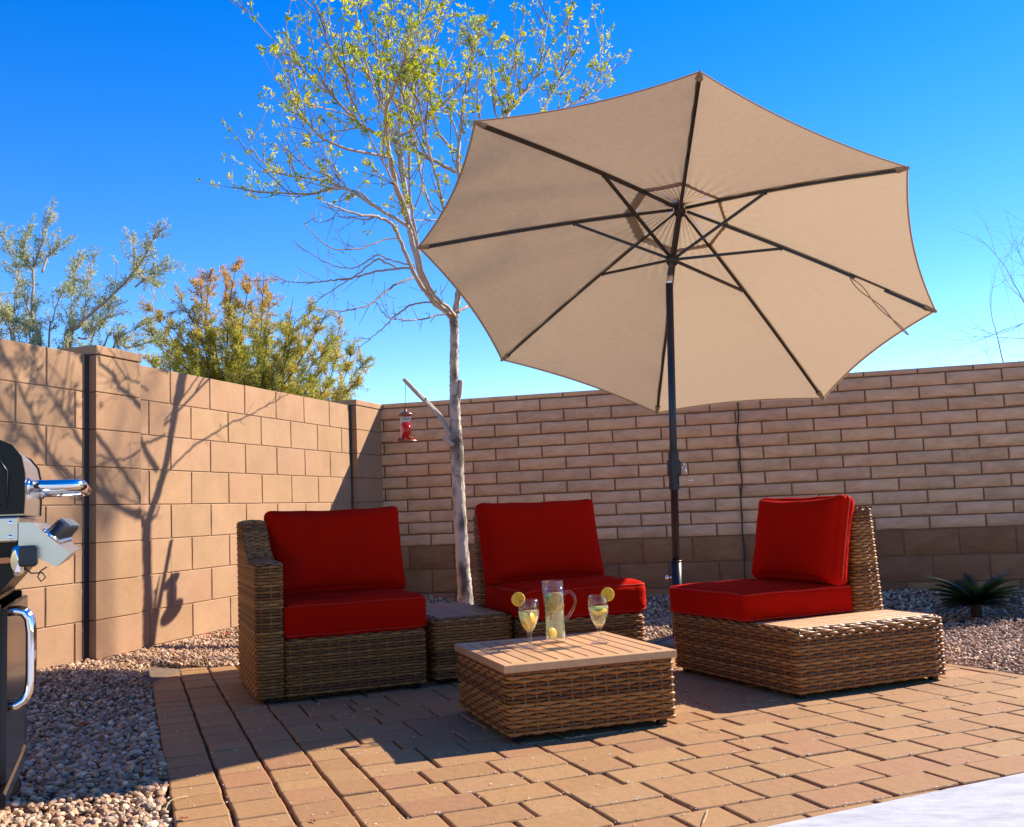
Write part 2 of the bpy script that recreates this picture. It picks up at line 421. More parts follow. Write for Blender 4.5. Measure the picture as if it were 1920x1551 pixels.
pv = MB()
def paver(x0, x1, y0, y1):
    """x along eB, y along eA, from O2"""
    g_ = .0024
    gx_ = .0046; P = [np.array(q) for q in ((x0+gx_, y0+g_), (x1-gx_, y0+g_), (x1-gx_, y1-g_), (x0+gx_, y1-g_))]
    P = [O2+eB*(q[0]+R.uniform(-.002, .002))+eA*(q[1]+R.uniform(-.002, .002)) for q in P]
    P = clip(P, bk0, bk1, False)
    if len(P) > 2: P = clip(P, rt0, rt1, False) if side_ref > 0 else clip(P, rt0, rt1, True)
    if len(P) > 2: P = clip(P, cc0-(cc1-cc0)*.0, cc1, True)
    if len(P) < 3 or area(P) < .002: return
    # refine the outline for a slightly worn edge
    Q = []
    for i in range(len(P)):
        a, b = P[i], P[(i+1) % len(P)]; L_ = np.linalg.norm(b-a)
        k = max(1, int(L_/.055)); nn = np.array([-(b-a)[1], (b-a)[0]])/(L_+1e-9)
        for j in range(k):
            q = j/k; w = 0 if j == 0 else R.uniform(-.0018, .0018)
            # clipped corner
            if j == 0 and L_ > .05: Q.append(a+(b-a)/L_*.006)
            elif j > 0: Q.append(a+(b-a)*q+nn*w)
        if L_ > .05: Q.append(b-(b-a)/L_*.006)
        elif k == 1: Q.append(a)
    n = len(Q); z = R.uniform(-.0022, .0022); tx, ty = R.uniform(-.008, .008), R.uniform(-.008, .008); c0 = sum(Q)/n
    V = []
    for d, zz in ((0, -.045), (0, -.0050), (.0020, -.0014), (.0052, 0)):
        I = inset(Q, d) if d else Q
        for q in I: V.append((q[0], q[1], zz+z+(q[0]-c0[0])*tx+(q[1]-c0[1])*ty))
    f = [[3*n+i for i in range(n)]]
    for k in range(3):
        for i in range(n): j = (i+1) % n; f.append([k*n+i, k*n+j, (k+1)*n+j, (k+1)*n+i])
    c = jit(R.choice(PC), .05); pv.add(V, f, c)
mid = at_z(1000, 1400, 0)[:2]; dd = rt1-rt0; side_ref = -(dd[0]*(mid[1]-rt0[1])-dd[1]*(mid[0]-rt0[0]))
cw = .148
for cix in range(3):                                             # soldier columns along the left edge
    y = -3.2+R.uniform(0, .1)
    while y < 4.6:
        L_ = R.choice((.118, .118, .15, .165)); paver(cix*cw, (cix+1)*cw, y, y+L_); y += L_
y = -3.2
while y < 4.8:                                                   # running rows
    x = 3*cw+R.choice((0, 0, 0)); hh = .148
    first = R.choice((.12, .20))
    while x < 6.2:
        L_ = first if x == 3*cw else R.choice((.148, .222, .222, .185)); paver(x, x+L_, y, y+hh); x += L_
    y += hh
tag(pv.build('paving', M['paver'], smooth=False), kind='structure')
sd = MB(); c_ = [O2+eB*a+eA*b for a, b in ((.01, -3.2), (6.2, -3.2), (6.2, 4.8), (.01, 4.8))]
c_ = clip(c_, bk0+np.array([0, -.012]), bk1+np.array([0, -.012]), False); c_ = clip(c_, rt0, rt1, side_ref <= 0)
sd.add([(q[0], q[1], -.017) for q in c_]+[(q[0], q[1], -.06) for q in c_], [list(range(len(c_)))]+[[i, (i+1) % len(c_), len(c_)+(i+1) % len(c_), len(c_)+i] for i in range(len(c_))])
tag(sd.build('joint_sand', M['sand'], smooth=False), kind='structure')
cs = MB(); d = (cc1-cc0)/np.linalg.norm(cc1-cc0); nn = np.array([d[1], -d[0]])
q = [cc0-d*5, cc0+d*6, cc0+d*6+nn*5, cc0-d*5+nn*5]; o_ = np.array([*cc0, 0])
cs.box((-5, .004, -.09), (6, 5, .012), fr=(o_, (*d, 0), (*nn, 0), (0, 0, 1)), bev=.006)
tag(cs.build('concrete_pad', M['concrete'], smooth=False), kind='structure')

# icosphere template
def ico(sub):
    import bmesh
    b = bmesh.new(); bmesh.ops.create_icosphere(b, subdivisions=sub, radius=1)
    v = np.array([q.co[:] for q in b.verts]); f = np.array([[x.index for x in q.verts] for q in b.faces]); b.free(); return v, f
def inside(P, left=True):
    x, y = P[:, 0], P[:, 1]
    def sd_(p, q): d = q-p; return d[0]*(y-p[1])-d[1]*(x-p[0])
    left_of_border = ((x-O2[0])*eB[0]+(y-O2[1])*eB[1]) < -.002
    behind = sd_(bk0, bk1) > -.0
    right = (-sd_(rt0, rt1) if side_ref > 0 else sd_(rt0, rt1)) < -.0
    out = left_of_border | behind | right
    P3 = np.stack([x, y, 0*x], -1)
    ok = out & ((P3@nL) < dL-.015) & ((P3@nR) < dR-.02)
    ok &= ~(sd_(cc0, cc1) < 0.02)
    return ok
PB = np.array([(.60, .50, .42), (.50, .38, .30), (.66, .58, .50), (.40, .30, .25), (.55, .44, .40), (.47, .42, .42), (.36, .24, .19), (.70, .64, .58), (.52, .38, .26)])
def pebbles(mb, x0, x1, y0, y1, dens, rmin, rmax, sub, layer=0):
    n = int((x1-x0)*(y1-y0)*dens); P = np.stack([rng.uniform(x0, x1, n), rng.uniform(y0, y1, n)], -1); P = P[inside(P)]; n = len(P)
    if not n: return
    tv, tf = ico(sub)
    r = rmin+(rmax-rmin)*rng.random(n)**1.8
    sc = np.stack([r*rng.uniform(.9, 1.35, n), r*rng.uniform(.75, 1.0, n), r*rng.uniform(.5, .8, n)], -1)
    V = tv[None]*(1+rng.normal(0, .09 if sub > 1 else .14, (n, len(tv), 1)))*sc[:, None]
    def rot(a, i, j):
        c, s_ = np.cos(a)[:, None], np.sin(a)[:, None]; vi, vj = V[..., i].copy(), V[..., j].copy(); V[..., i] = c*vi-s_*vj; V[..., j] = s_*vi+c*vj
    rot(rng.normal(0, .45, n), 0, 2); rot(rng.normal(0, .45, n), 1, 2); rot(rng.uniform(0, 2*PI, n), 0, 1)
    z = ground_h(P[:, 0], P[:, 1]) + r*.25 + rng.uniform(0, 1, n)**2*.012
    V += np.stack([P[:, 0], P[:, 1], z], -1)[:, None]
    c = PB[rng.integers(0, len(PB), n)]*np.array([1.08, .84, .60])*rng.uniform(.5, 1.25, (n, 1)); C = np.repeat(c, len(tv), 0)
    Fc = (tf[None]+(np.arange(n)*len(tv))[:, None, None]).reshape(-1, 3)
    mb.add(V.reshape(-1, 3), Fc, C)
gv = MB()
pebbles(gv, -2.6, -.6, 2.2, 4.2, 5200, .005, .0145, 2)
pebbles(gv, -2.9, -.8, 4.2, 6.2, 4400, .0045, .012, 2)
pebbles(gv, -2.6, 1.8, 5.3, 9.0, 1900, .006, .015, 1)
pebbles(gv, 1.6, 3.6, 3.6, 6.0, 3200, .005, .012, 1)
pebbles(gv, 1.6, 5.2, 6.0, 8.6, 1000, .008, .018, 1)
pebbles(gv, 3.6, 5.2, 4.0, 6.0, 700, .008, .018, 1)
tag(gv.build('gravel', M['pebble'], smooth=False), kind='stuff', label='loose pale and brown river gravel around the paving', cat='gravel')

# fine seed and sand debris on paving
db = MB(); tv, tf = ico(1)
n = 5200; a = rng.uniform(0.02, 4.6, n); b = rng.uniform(-2.6, 3.2, n)
row = rng.random(n) < .75
b = np.where(row, np.round((b+3.2)/.148)*.148-3.2+rng.normal(0, .006, n), b)
P = O2+a[:, None]*eB+b[:, None]*eA
x, y = P[:, 0], P[:, 1]
def sdv(p, q): d = q-p; return d[0]*(y-p[1])-d[1]*(x-p[0])
P = P[(sdv(bk0, bk1) < -.02) & (sdv(cc0, cc1) > .02)]; n = len(P)
r = rng.uniform(.0009, .0026, n)
V = tv[None]*np.stack([r*1.6, r, r*.6], -1)[:, None]; th = rng.uniform(0, PI, n); c, s_ = np.cos(th)[:, None], np.sin(th)[:, None]
vx, vy = V[..., 0].copy(), V[..., 1].copy(); V[..., 0] = c*vx-s_*vy; V[..., 1] = s_*vx+c*vy
V += np.stack([P[:, 0], P[:, 1], np.full(n, .0022)], -1)[:, None]
C = np.repeat(np.array([(.75, .62, .42), (.62, .52, .40), (.85, .80, .72), (.5, .36, .16)])[rng.integers(0, 4, n)], len(tv), 0)
db.add(V.reshape(-1, 3), (tf[None]+(np.arange(n)*len(tv))[:, None, None]).reshape(-1, 3), C)
tag(db.build('debris', M['debris'], smooth=False), kind='stuff', label='scattered pale seeds and grit on the brick paving', cat='debris')

# ------------------------------------------------------------ wicker
def weave(mb, Fn, nrow, ncol, amp=.0040, bulge=.0030, sgn=1, back=True, stakes=True, ph=0, ss=4):
    nu = ncol*ss+1; u = np.linspace(0, 1, nu); dv = 1/nrow
    def N_(u, v):
        e = 1e-3
        du = Fn(np.clip(u+e, 0, 1), v)-Fn(np.clip(u-e, 0, 1), v); dvv = Fn(u, np.clip(v+e, 0, 1))-Fn(u, np.clip(v-e, 0, 1))
        n = np.cross(du, dvv)*sgn; return n/(np.linalg.norm(n, axis=-1, keepdims=True)+1e-12)
    cs_ = np.array([-.48, -.27, 0, .27, .48]); hb = np.array([-.6, .75, 1, .75, -.6])*bulge
    for i in range(nrow):
        v0 = (i+.5)*dv
        wave = amp*np.cos(PI*(u*ncol)+PI*i+ph)
        wob = .06*dv*np.sin(u*ncol*1.7+i*2.1)
        rows = []
        for cc, h in zip(cs_, hb):
            wf = .70+.30*(.5+.5*np.cos(PI*(u*ncol)+PI*i+ph))
            vv = np.clip(v0+cc*dv*1.06*wf+wob*.5, 0, 1)
            rows.append(Fn(u, vv)+N_(u, vv)*(h+wave)[:, None])
        V = np.stack(rows, 0)
        id_ = np.arange(5*nu).reshape(5, nu)
        Fq = np.stack([id_[:-1, :-1], id_[:-1, 1:], id_[1:, 1:], id_[1:, :-1]], -1).reshape(-1, 4)
        t = R.choice(((.34, .135, .030), (.26, .10, .022), (.42, .18, .046), (.19, .07, .018), (.33, .135, .034)))
        k = R.uniform(.85, 1.15); mb.add(V.reshape(-1, 3), Fq, tuple(q*k for q in t))
    if stakes:
        nv = max(6, nrow)
        vv = np.linspace(0, 1, nv)
        for j in range(ncol+1):
            rows = []
            for off, h in ((-.10, -.001), (-.05, .0012), (0, -.0004), (.05, .0012), (.10, -.001)):
                uu = np.clip(np.full(nv, (j+off)/ncol), 0, 1); rows.append(Fn(uu, vv)+N_(uu, vv)*h)
            V = np.stack(rows, 0); id_ = np.arange(5*nv).reshape(5, nv)
            Fq = np.stack([id_[:-1, :-1], id_[:-1, 1:], id_[1:, 1:], id_[1:, :-1]], -1).reshape(-1, 4)
            mb.add(V.reshape(-1, 3), Fq, (.22, .10, .036))
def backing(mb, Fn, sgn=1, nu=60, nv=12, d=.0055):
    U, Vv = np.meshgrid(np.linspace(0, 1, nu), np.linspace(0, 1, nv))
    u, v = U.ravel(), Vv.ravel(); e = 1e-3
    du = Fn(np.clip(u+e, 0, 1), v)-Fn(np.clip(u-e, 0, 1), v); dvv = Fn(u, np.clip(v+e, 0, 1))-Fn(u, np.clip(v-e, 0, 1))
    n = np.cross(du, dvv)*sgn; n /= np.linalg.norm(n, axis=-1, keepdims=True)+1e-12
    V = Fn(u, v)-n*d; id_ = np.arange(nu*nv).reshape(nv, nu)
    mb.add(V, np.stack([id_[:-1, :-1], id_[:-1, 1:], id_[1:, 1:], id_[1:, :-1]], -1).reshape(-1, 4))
def rrect(u, x0, x1, y0, y1, r, ref=None):
    """closed rounded rectangle, counter clockwise seen from above, u in 0..1 starting at front-left after the corner"""
    x0, x1, y0, y1 = [np.broadcast_to(np.asarray(q, float), u.shape) for q in (x0, x1, y0, y1)]
    rw_, rd_ = ref if ref else (float((x1-x0).flat[0]), float((y1-y0).flat[0]))
    a = PI*r/2; seg_ = np.array([rw_-2*r, a, rd_-2*r, a, rw_-2*r, a, rd_-2*r, a]); cum = np.concatenate([[0], np.cumsum(seg_)]); cum /= cum[-1]
    k = np.clip(np.searchsorted(cum, u, side='right')-1, 0, 7); q = (u-cum[k])/(cum[k+1]-cum[k])
    X = np.zeros_like(u); Y = np.zeros_like(u)
    cx = [x1-r, x1-r, x0+r, x0+r]; cy = [y0+r, y1-r, y1-r, y0+r]; st = [-PI/2, 0, PI/2, PI]
    for j in range(4):
        m1 = k == 2*j
        if j == 0: X = np.where(m1, x0+r+(x1-x0-2*r)*q, X); Y = np.where(m1, y0, Y)
        if j == 1: X = np.where(m1, x1, X); Y = np.where(m1, y0+r+(y1-y0-2*r)*q, Y)
        if j == 2: X = np.where(m1, x1-r-(x1-x0-2*r)*q, X); Y = np.where(m1, y1, Y)
        if j == 3: X = np.where(m1, x0, X); Y = np.where(m1, y1-r-(y1-y0-2*r)*q, Y)
        m2 = k == 2*j+1; th = st[j]+q*PI/2
        X = np.where(m2, cx[j]+r*np.cos(th), X); Y = np.where(m2, cy[j]+r*np.sin(th), Y)
    return X, Y
SP = .043
def ncols(per): n = int(round(per/SP)); return n + (n % 2)
def wicker_box(x0, x1, y0, y1, z0, z1, parent, name='wicker_base', r=.022, top='round', rowh=.0133):
    """woven shell round a box; upper edge rolls inward"""
    rr = .020
    H = (z1-z0-rr)+PI*rr/2+.012
    def Fn(u, v):
        h = v*H; h1 = z1-z0-rr
        ins = np.where(h < h1, 0, np.where(h < h1+PI*rr/2, rr-rr*np.cos((h-h1)/rr), rr+(h-h1-PI*rr/2)))
        z = np.where(h < h1, z0+h, np.where(h < h1+PI*rr/2, z0+h1+rr*np.sin(np.clip((h-h1)/rr, 0, PI/2)), z1))
        X, Y = rrect(u, x0+ins, x1-ins, y0+ins, y1-ins, r, ref=(x1-x0, y1-y0))
        return np.stack([X, Y, z], -1)
    mb = MB(); per = 2*(x1-x0+y1-y0)-(8-2*PI)*r
    weave(mb, Fn, max(3, int(round(H/rowh))), ncols(per))
    o = mb.build(name, M['wicker'], parent)
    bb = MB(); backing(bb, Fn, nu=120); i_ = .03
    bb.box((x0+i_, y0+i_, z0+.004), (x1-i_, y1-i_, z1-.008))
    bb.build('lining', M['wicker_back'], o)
    return o
def feet(parent, w, d, z=.024):
    for x_, y_ in ((.03, .03), (w-.055, .03), (.03, d-.055), (w-.055, d-.055)):
        f = MB(); f.box((x_, y_, 0), (x_+.03, y_+.03, z), bev=.002); f.build('foot', M['darkpanel'], parent, smooth=False)

def slab_back(y0b, y0t, y1b, y1t, x0, x1, z0, z1, parent, axis='y', name='wicker_backrest'):
    """upright woven slab with a slightly tapered section, rows as loops"""
    r = .022; H = z1-z0
    if axis == 'y':
        def Fn(u, v):
            ya = y0b+(y0t-y0b)*v; yb = y1b+(y1t-y1b)*v; X, Y = rrect(u, x0, x1, ya, yb, r, ref=(x1-x0, y1b-y0b)); return np.stack([X, Y, z0+H*v], -1)
        per = 2*(x1-x0+y1b-y0b)
        ct = (x0, x1, y0t, y1t)
    else:
        def Fn(u, v):
            xa = y0b+(y0t-y0b)*v; xb = y1b+(y1t-y1b)*v; X, Y = rrect(u, xa, xb, x0, x1, r, ref=(y1b-y0b, x1-x0)); return np.stack([X, Y, z0+H*v], -1)
        per = 2*(x1-x0+y1b-y0b)
        ct = (y0t, y1t, x0, x1)
    mb = MB(); weave(mb, Fn, int(round(H/.0133)), ncols(per-.04))
    a0, a1, b0, b1 = ct
    if a1-a0 > b1-b0:
        def T(u, v): return np.stack([a0+(a1-a0)*u, b0+(b1-b0)*v, z1+.006*np.sin(PI*v)], -1)
        weave(mb, T, max(4, int((b1-b0)/.0133)), ncols(a1-a0))
    else:
        def T(u, v): return np.stack([a1-(a1-a0)*v, b0+(b1-b0)*u, z1+.006*np.sin(PI*v)], -1)
        weave(mb, T, max(4, int((a1-a0)/.0133)), ncols(b1-b0))
    o = mb.build(name, M['wicker'], parent)
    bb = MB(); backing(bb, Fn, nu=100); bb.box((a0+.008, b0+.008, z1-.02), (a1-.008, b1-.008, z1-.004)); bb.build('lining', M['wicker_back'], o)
    return o

# ------------------------------------------------------------ cushions
def cushion(w, d, t, parent, name, r=.03, bulge=.022, sb=.01, pinch=0., wr=1, pipe=True, N=22, mtx=None, thin=0.):
    h = np.array([w, d, t])/2
    e = 1-np.cos(np.linspace(0, PI, N+1)); e = (e-1)*.5+np.linspace(-1, 1, N+1)*.5
    Vs = {}; V = []; Fc = []
    def vid(p):
        k = tuple(np.round(p, 5))
        if k not in Vs: Vs[k] = len(V); V.append(p)
        return Vs[k]
    for ax in range(3):
        for sg in (-1, 1):
            a, b = [(1, 2), (2, 0), (0, 1)][ax]
            gi = np.zeros((N+1, N+1), int)
            for i in range(N+1):
                for j in range(N+1):
                    p = np.zeros(3); p[ax] = sg; p[a] = e[i]; p[b] = e[j]; gi[i, j] = vid(p)
            for i in range(N):
                for j in range(N):
                    q = [gi[i, j], gi[i+1, j], gi[i+1, j+1], gi[i, j+1]]; Fc.append(q if sg > 0 else q[::-1])
    C = np.array(V); ph = R.uniform(0, 6)
    def shape(C):
        P = C*h; inn = np.clip(P, -(h-r), h-r); D = P-inn; L = np.linalg.norm(D, axis=1, keepdims=True)
        P = inn+np.where(L > 1e-9, D/np.maximum(L, 1e-9)*r, 0)
        x, y, z = C.T
        P[:, 2] += z*bulge*np.clip((1-x**4), 0, 1)**.7*np.clip((1-y**4), 0, 1)**.7
        if thin: P[:, 2] *= 1-thin*np.clip(np.maximum(np.abs(x), np.abs(y))**6, 0, 1)
        P[:, 0] += x*sb*(1-y*y)*(1-z*z); P[:, 1] += y*sb*(1-x*x)*(1-z*z)
        P[:, 0] -= x*pinch*(1-y**2)**1; P[:, 1] -= y*pinch*1.2*(1-x**2)
        # soft undulations
        P[:, 2] += wr*.0022*np.sin(7*x+ph+2*y)*np.cos(5*y-ph)*np.abs(z)
        P[:, 1] += wr*.0018*np.sin(9*x+ph)*(1-z*z)
        return P
    P = shape(C)
    pm = MB()
    loops = []
    if pipe:
        for zz in ((-1, 1)):
            for ri in (0,):
                if thin and zz > 0: continue
                e1 = np.linspace(-1, 1, 25)[:-1]; o1 = np.ones_like(e1)
                X = np.concatenate([e1, o1, -e1, -o1]); Y = np.concatenate([-o1, e1, o1, -e1])
                Q = shape(np.stack([X, Y, np.full_like(X, 0 if thin else zz*.90)], -1))
                loops.append(Q)
    if mtx is not None:
        mm = np.array(mtx); P = P@mm[:3, :3].T+mm[:3, 3]; loops = [q@mm[:3, :3].T+mm[:3, 3] for q in loops]
    mb = MB(); mb.add(P, np.array(Fc)); o = mb.build(name, M['fabric'], parent)
    if loops:
        for q in loops: pm.tube(q, .0048, 6, closed=True)
        pm.build('piping', M['piping'], o)
    return o
def MT(loc, rx=0, ry=0, rz=0):
    from mathutils import Euler
    return Matrix.Translation(loc) @ Euler((rx, ry, rz)).to_matrix().to_4x4()

# ------------------------------------------------------------ left armchair
def sofa(parent, x0, w, d=.72, seat=.262, armless=True):
    wicker_box(x0, w, 0, d, .022, seat, parent)
def slab_tops(): pass
ch = empty('wicker_armchair', (-1.127, 4.28, 0), math.radians(21.6), 'wicker armchair with red cushions and one high left arm, at the far left', 'armchair')
W1, D1, SH = .749, .715, .262
wicker_box(.118, W1, 0, D1, .022, SH, ch)
# arm: loops whose front edge retreats with height
ARM = .585; TOP = .772
def yfront(z):
    q = np.clip((z-ARM)/(TOP-ARM), 0, 1); return np.where(z <= ARM, 0, D1*(.20+.50*q**.42))
def Farm(u, v):
    z = .022+(TOP-.022)*v; yf = yfront(z); X, Y = rrect(u, 0, .115, yf, D1, .02, ref=(.115, D1)); return np.stack([X, Y, z], -1)
mb = MB(); H = TOP-.022; weave(mb, Farm, int(H/.0133), ncols(2*(.115+D1)-.03))
def arm_prof():
    P = [(0, ARM), (.20*D1*.5, ARM+.002), (.20*D1, ARM+.004)]
    for q in np.linspace(.04, 1, 14): P.append((D1*(.20+.50*q**.42), ARM+(TOP-ARM)*q))
    P += [(D1*.86, TOP), (D1, TOP)]
    return np.array(P)
AP = arm_prof(); sl_ = np.concatenate([[0], np.cumsum(np.linalg.norm(np.diff(AP, axis=0), axis=1))]); Ltop = sl_[-1]
def Ftop(u, v):
    s_ = v*Ltop; y_ = np.interp(s_, sl_, AP[:, 0]); z_ = np.interp(s_, sl_, AP[:, 1])
    return np.stack([.002+.111*u, y_, z_+.007*np.sin(PI*u)], -1)
weave(mb, Ftop, int(Ltop/.0133), 4)
arm = mb.build('wicker_arm', M['wicker'], ch)
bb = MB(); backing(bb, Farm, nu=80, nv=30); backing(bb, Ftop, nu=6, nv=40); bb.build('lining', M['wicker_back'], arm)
slab_back(D1-.13, D1-.085, D1-.004, D1-.004, .118, W1, SH, .755, ch)
feet(ch, W1, D1)
cushion(W1-.118+.012, .60, .150, ch, 'seat_cushion', mtx=MT(((W1+.118)/2+.002, .292, SH+.078)), bulge=.014)
cushion(.665, .43, .14, ch, 'back_cushion', r=.035, bulge=.030, pinch=.016, thin=.35, mtx=MT((.118+.655/2-.005, .475, .615), rx=math.radians(90-17)))

# ------------------------------------------------------------ slatted tops
def slats(mb, x0, x1, y0, y1, z, t, n, axis='y', gap=.005, base=(1, 1, 1)):
    for i in range(n):
        if axis == 'y':
            w_ = (x1-x0)/n; a = x0+i*w_; mb.box((a+gap/2, y0, z-t), (a+w_-gap/2, y1, z), bev=.0018, c=jit(base, .10))
        else:
            w_ = (y1-y0)/n; a = y0+i*w_; mb.box((x0, a+gap/2, z-t), (x1, a+w_-gap/2, z), bev=.0018, c=jit(base, .10))

# end table between the two rear chairs
et = empty('wicker_end_table', (-.40, 4.60, 0), math.radians(20.5), 'shaded wicker end table between the left armchair and the middle chair', 'table')
wicker_box(0, .388, 0, .76, .022, .292, et)
mb = MB(); slats(mb, .030, .358, .030, .73, .299, .010, 7, 'y', base=(.62, .58, .58)); mb.build('slatted_top', M['teak'], et, smooth=False)
feet(et, .388, .76)

# ------------------------------------------------------------ middle chair
mc = empty('armless_wicker_chair', (.022, 4.62, 0), math.radians(20), 'armless wicker chair with dark red cushions behind the coffee table', 'chair', None)
W2 = .612
wicker_box(0, W2, 0, D1, .022, SH, mc)
slab_back(D1-.13, D1-.085, D1-.004, D1-.004, -.012, W2, SH, .745, mc)
feet(mc, W2, D1)
cushion(W2+.03, .60, .150, mc, 'seat_cushion', mtx=MT((W2/2+.008, .290, SH+.078)), bulge=.014, r=.04)
cushion(.655, .43, .14, mc, 'back_cushion', r=.035, bulge=.030, pinch=.014, thin=.35, mtx=MT((W2/2-.022, .50, .612), rx=math.radians(90-16)))

# ------------------------------------------------------------ right chair with attached slatted ledge
rc = empty('wicker_lounge_chair', (1.063, 3.916, 0), math.radians(23.4), 'wicker lounge chair facing left, red seat half in sun, slatted ledge on its near side', 'chair')
W3, D3, S3 = .777, .886, .265
wicker_box(0, W3, 0, D3, .022, S3, rc)
mb = MB(); slats(mb, .036, W3-.036, .036, .298, S3+.006, .010, 5, 'x', .005, (1.05, 1.05, 1.05)); mb.build('slatted_ledge', M['teak'], rc, smooth=False)
slab_back(.585, .618, .752, .722, .305, D3-.01, S3, .722, rc, axis='x')
feet(rc, W3, D3)
cushion(.585, .60, .125, rc, 'seat_cushion', mtx=MT((.298, .615, S3+.066)), bulge=.008, r=.022)
cushion(.600, .40, .130, rc, 'back_cushion', r=.030, bulge=.026, pinch=.014, thin=.35, mtx=MT((.535, .580, .590), rx=math.radians(90-12), rz=math.radians(-90)))

# ------------------------------------------------------------ coffee table
ct = empty('wicker_coffee_table', (-.056, 3.392, 0), math.radians(18.5), 'square wicker coffee table with slatted wood top, carrying the drinks', 'table')
W4, D4, T4 = .628, .628, .262
def Fct(u, v):
    X, Y = rrect(u, 0, W4, 0, D4, .022, ref=(W4, D4)); return np.stack([X, Y, .024+(T4-.026-.024)*v], -1)
mb = MB(); weave(mb, Fct, 16, ncols(4*W4-.04), amp=.0042, bulge=.0032, ss=6)
o = mb.build('wicker_base', M['wicker'], ct)
bb = MB(); backing(bb, Fct, nu=120); bb.box((.03, .03, .03), (W4-.03, D4-.03, T4-.03)); bb.build('lining', M['wicker_back'], o)
mb = MB(); e = .009; bw = .028
for a, b in (((-e, -e), (W4+e, bw)), ((-e, D4-bw), (W4+e, D4+e))): mb.box((a[0], a[1], T4-.027), (b[0], b[1], T4), bev=.002, c=jit((1, 1, 1), .03))
for a, b in (((-e, bw+.001), (bw, D4-bw-.001)), ((W4-bw, bw+.001), (W4+e, D4-bw-.001))): mb.box((a[0], a[1], T4-.0275), (b[0], b[1], T4-.0004), bev=.002, c=jit((1, 1, 1), .03))
mb.build('top_frame', M['teak'], ct, smooth=False)
mb = MB(); slats(mb, bw+.002, W4-bw-.002, bw+.003, D4-bw-.003, T4-.001, .012, 10, 'y', .006); mb.build('slats', M['teak'], ct, smooth=False)
feet(ct, W4, D4, .03)

# ------------------------------------------------------------ drinks
def disc_slice(mb, mbr, cen, nrm, r, t=.005, seg=9, c=(1, 1, 1)):
    nrm = np.array(nrm, float); nrm /= np.linalg.norm(nrm)
    mb.lathe([(0, -t*.5), (r*.9, -t*.5), (r*.9, t*.5), (0, t*.5)], cen, 24, c, ax=nrm)
    mbr.lathe([(r*.9, -t*.55), (r, -t*.3), (r, t*.3), (r*.9, t*.55)], cen, 24, ax=nrm)
VW = np.array([.1, -1, .25])
def wheel(cen, nrm, r, parent, name='lemon_slice'):
    """lemon wheel: pulp with segment membranes and rind"""
    nrm = np.array(nrm, float); nrm /= np.linalg.norm(nrm); t = .005
    ex = np.cross(nrm, [0, 0, 1.]); ex /= np.linalg.norm(ex); ey = np.cross(nrm, ex); cen = np.array(cen)
    mb = MB(); mb.lathe([(0, -t*.5), (r*.86, -t*.5), (r*.86, t*.5), (0, t*.5)], cen, 28, (1.0, .95, .8), ax=nrm)
    for k in range(9):
        a0 = (k+.08)*2*PI/9; a1 = (k+.92)*2*PI/9; poly = [(r*.10*math.cos((a0+a1)/2), r*.10*math.sin((a0+a1)/2))]
        poly += [(r*.80*math.cos(a0+(a1-a0)*q/4), r*.80*math.sin(a0+(a1-a0)*q/4)) for q in range(5)]
        mb.prism(poly, (cen, ex, ey, nrm), -t*.62, t*.62, (.98, .88, .55) if k % 2 else (1, .96, .65))
    o = mb.build(name, M['lemon'], parent, smooth=False)
    q = MB(); q.lathe([(r*.86, -t*.5), (r*.97, -t*.5), (r, 0), (r*.97, t*.5), (r*.86, t*.5)], cen, 28, ax=nrm); q.build('rind', M['rind'], o)
    return o
def small(cen, nrm, r, parent, name, mk, t=.004, c=(1, 1, 1)):
    mb = MB(); mb.lathe([(0, -t/2), (r*.93, -t/2), (r, 0), (r*.93, t/2), (0, t/2)], cen, 20, c, ax=nrm); return mb.build(name, M[mk], parent)
TZ = T4+.0008
def goblet(x, y, label, side, fill):
    g_ = empty('goblet', (x, y, TZ), 0, label, 'glass', 'stemmed water goblets on the coffee table')
    outp = [(0, .0), (.031, .0), (.034, .002), (.031, .0045), (.018, .009), (.010, .014), (.0062, .022), (.0055, .034), (.0075, .044), (.0085, .048), (.0065, .053),
            (.012, .060), (.022, .074), (.031, .092), (.0375, .112), (.0405, .132), (.0405, .152), (.0385, .170), (.0365, .180)]
    inp = [(.0355, .180), (.0375, .169), (.0393, .152), (.0392, .132), (.0362, .112), (.0297, .093), (.0205, .075), (.010, .062), (0, .058)]
    mb = MB(); mb.lathe(outp+inp, n=32); mb.build('glass_body', M['glass'], g_)
    lv = .137
    w = [(0, .0590), (.0095, .0628), (.020, .0758), (.0290, .0935), (.0354, .1125), (.0383, lv-.002), (.0383, lv), (0, lv)]
    mb = MB(); mb.lathe(w, n=32); mb.build('water', M['water'], g_)
    wheel((side*.037, -.012, .183), (.12*side, -1, .12), .0262, g_)
    for cen, nr, r, nm, mk in fill: small(cen, nr, r, g_, nm, mk)
    return g_
gx1 = at_z(994, 1217, T4); gx2 = at_z(1126, 1208, T4); gp = at_z(1043, 1206, T4)
goblet(gx1[0], gx1[1]+.02, 'stemmed glass left of the pitcher, lemon wheel on its left rim', -1,
       [((-.004, -.010, .095), (.35, -1, .25), .026, 'fruit_slice', 'lemon'), ((.014, .0, .110), (1, -.5, .25), .022, 'fruit_slice', 'rind'), ((-.020, -.006, .122), (-.3, -.8, .9), .014, 'cucumber_slice', 'lime'), ((.0, .012, .085), (.1, -1, -.2), .020, 'fruit_slice', 'lemon')])
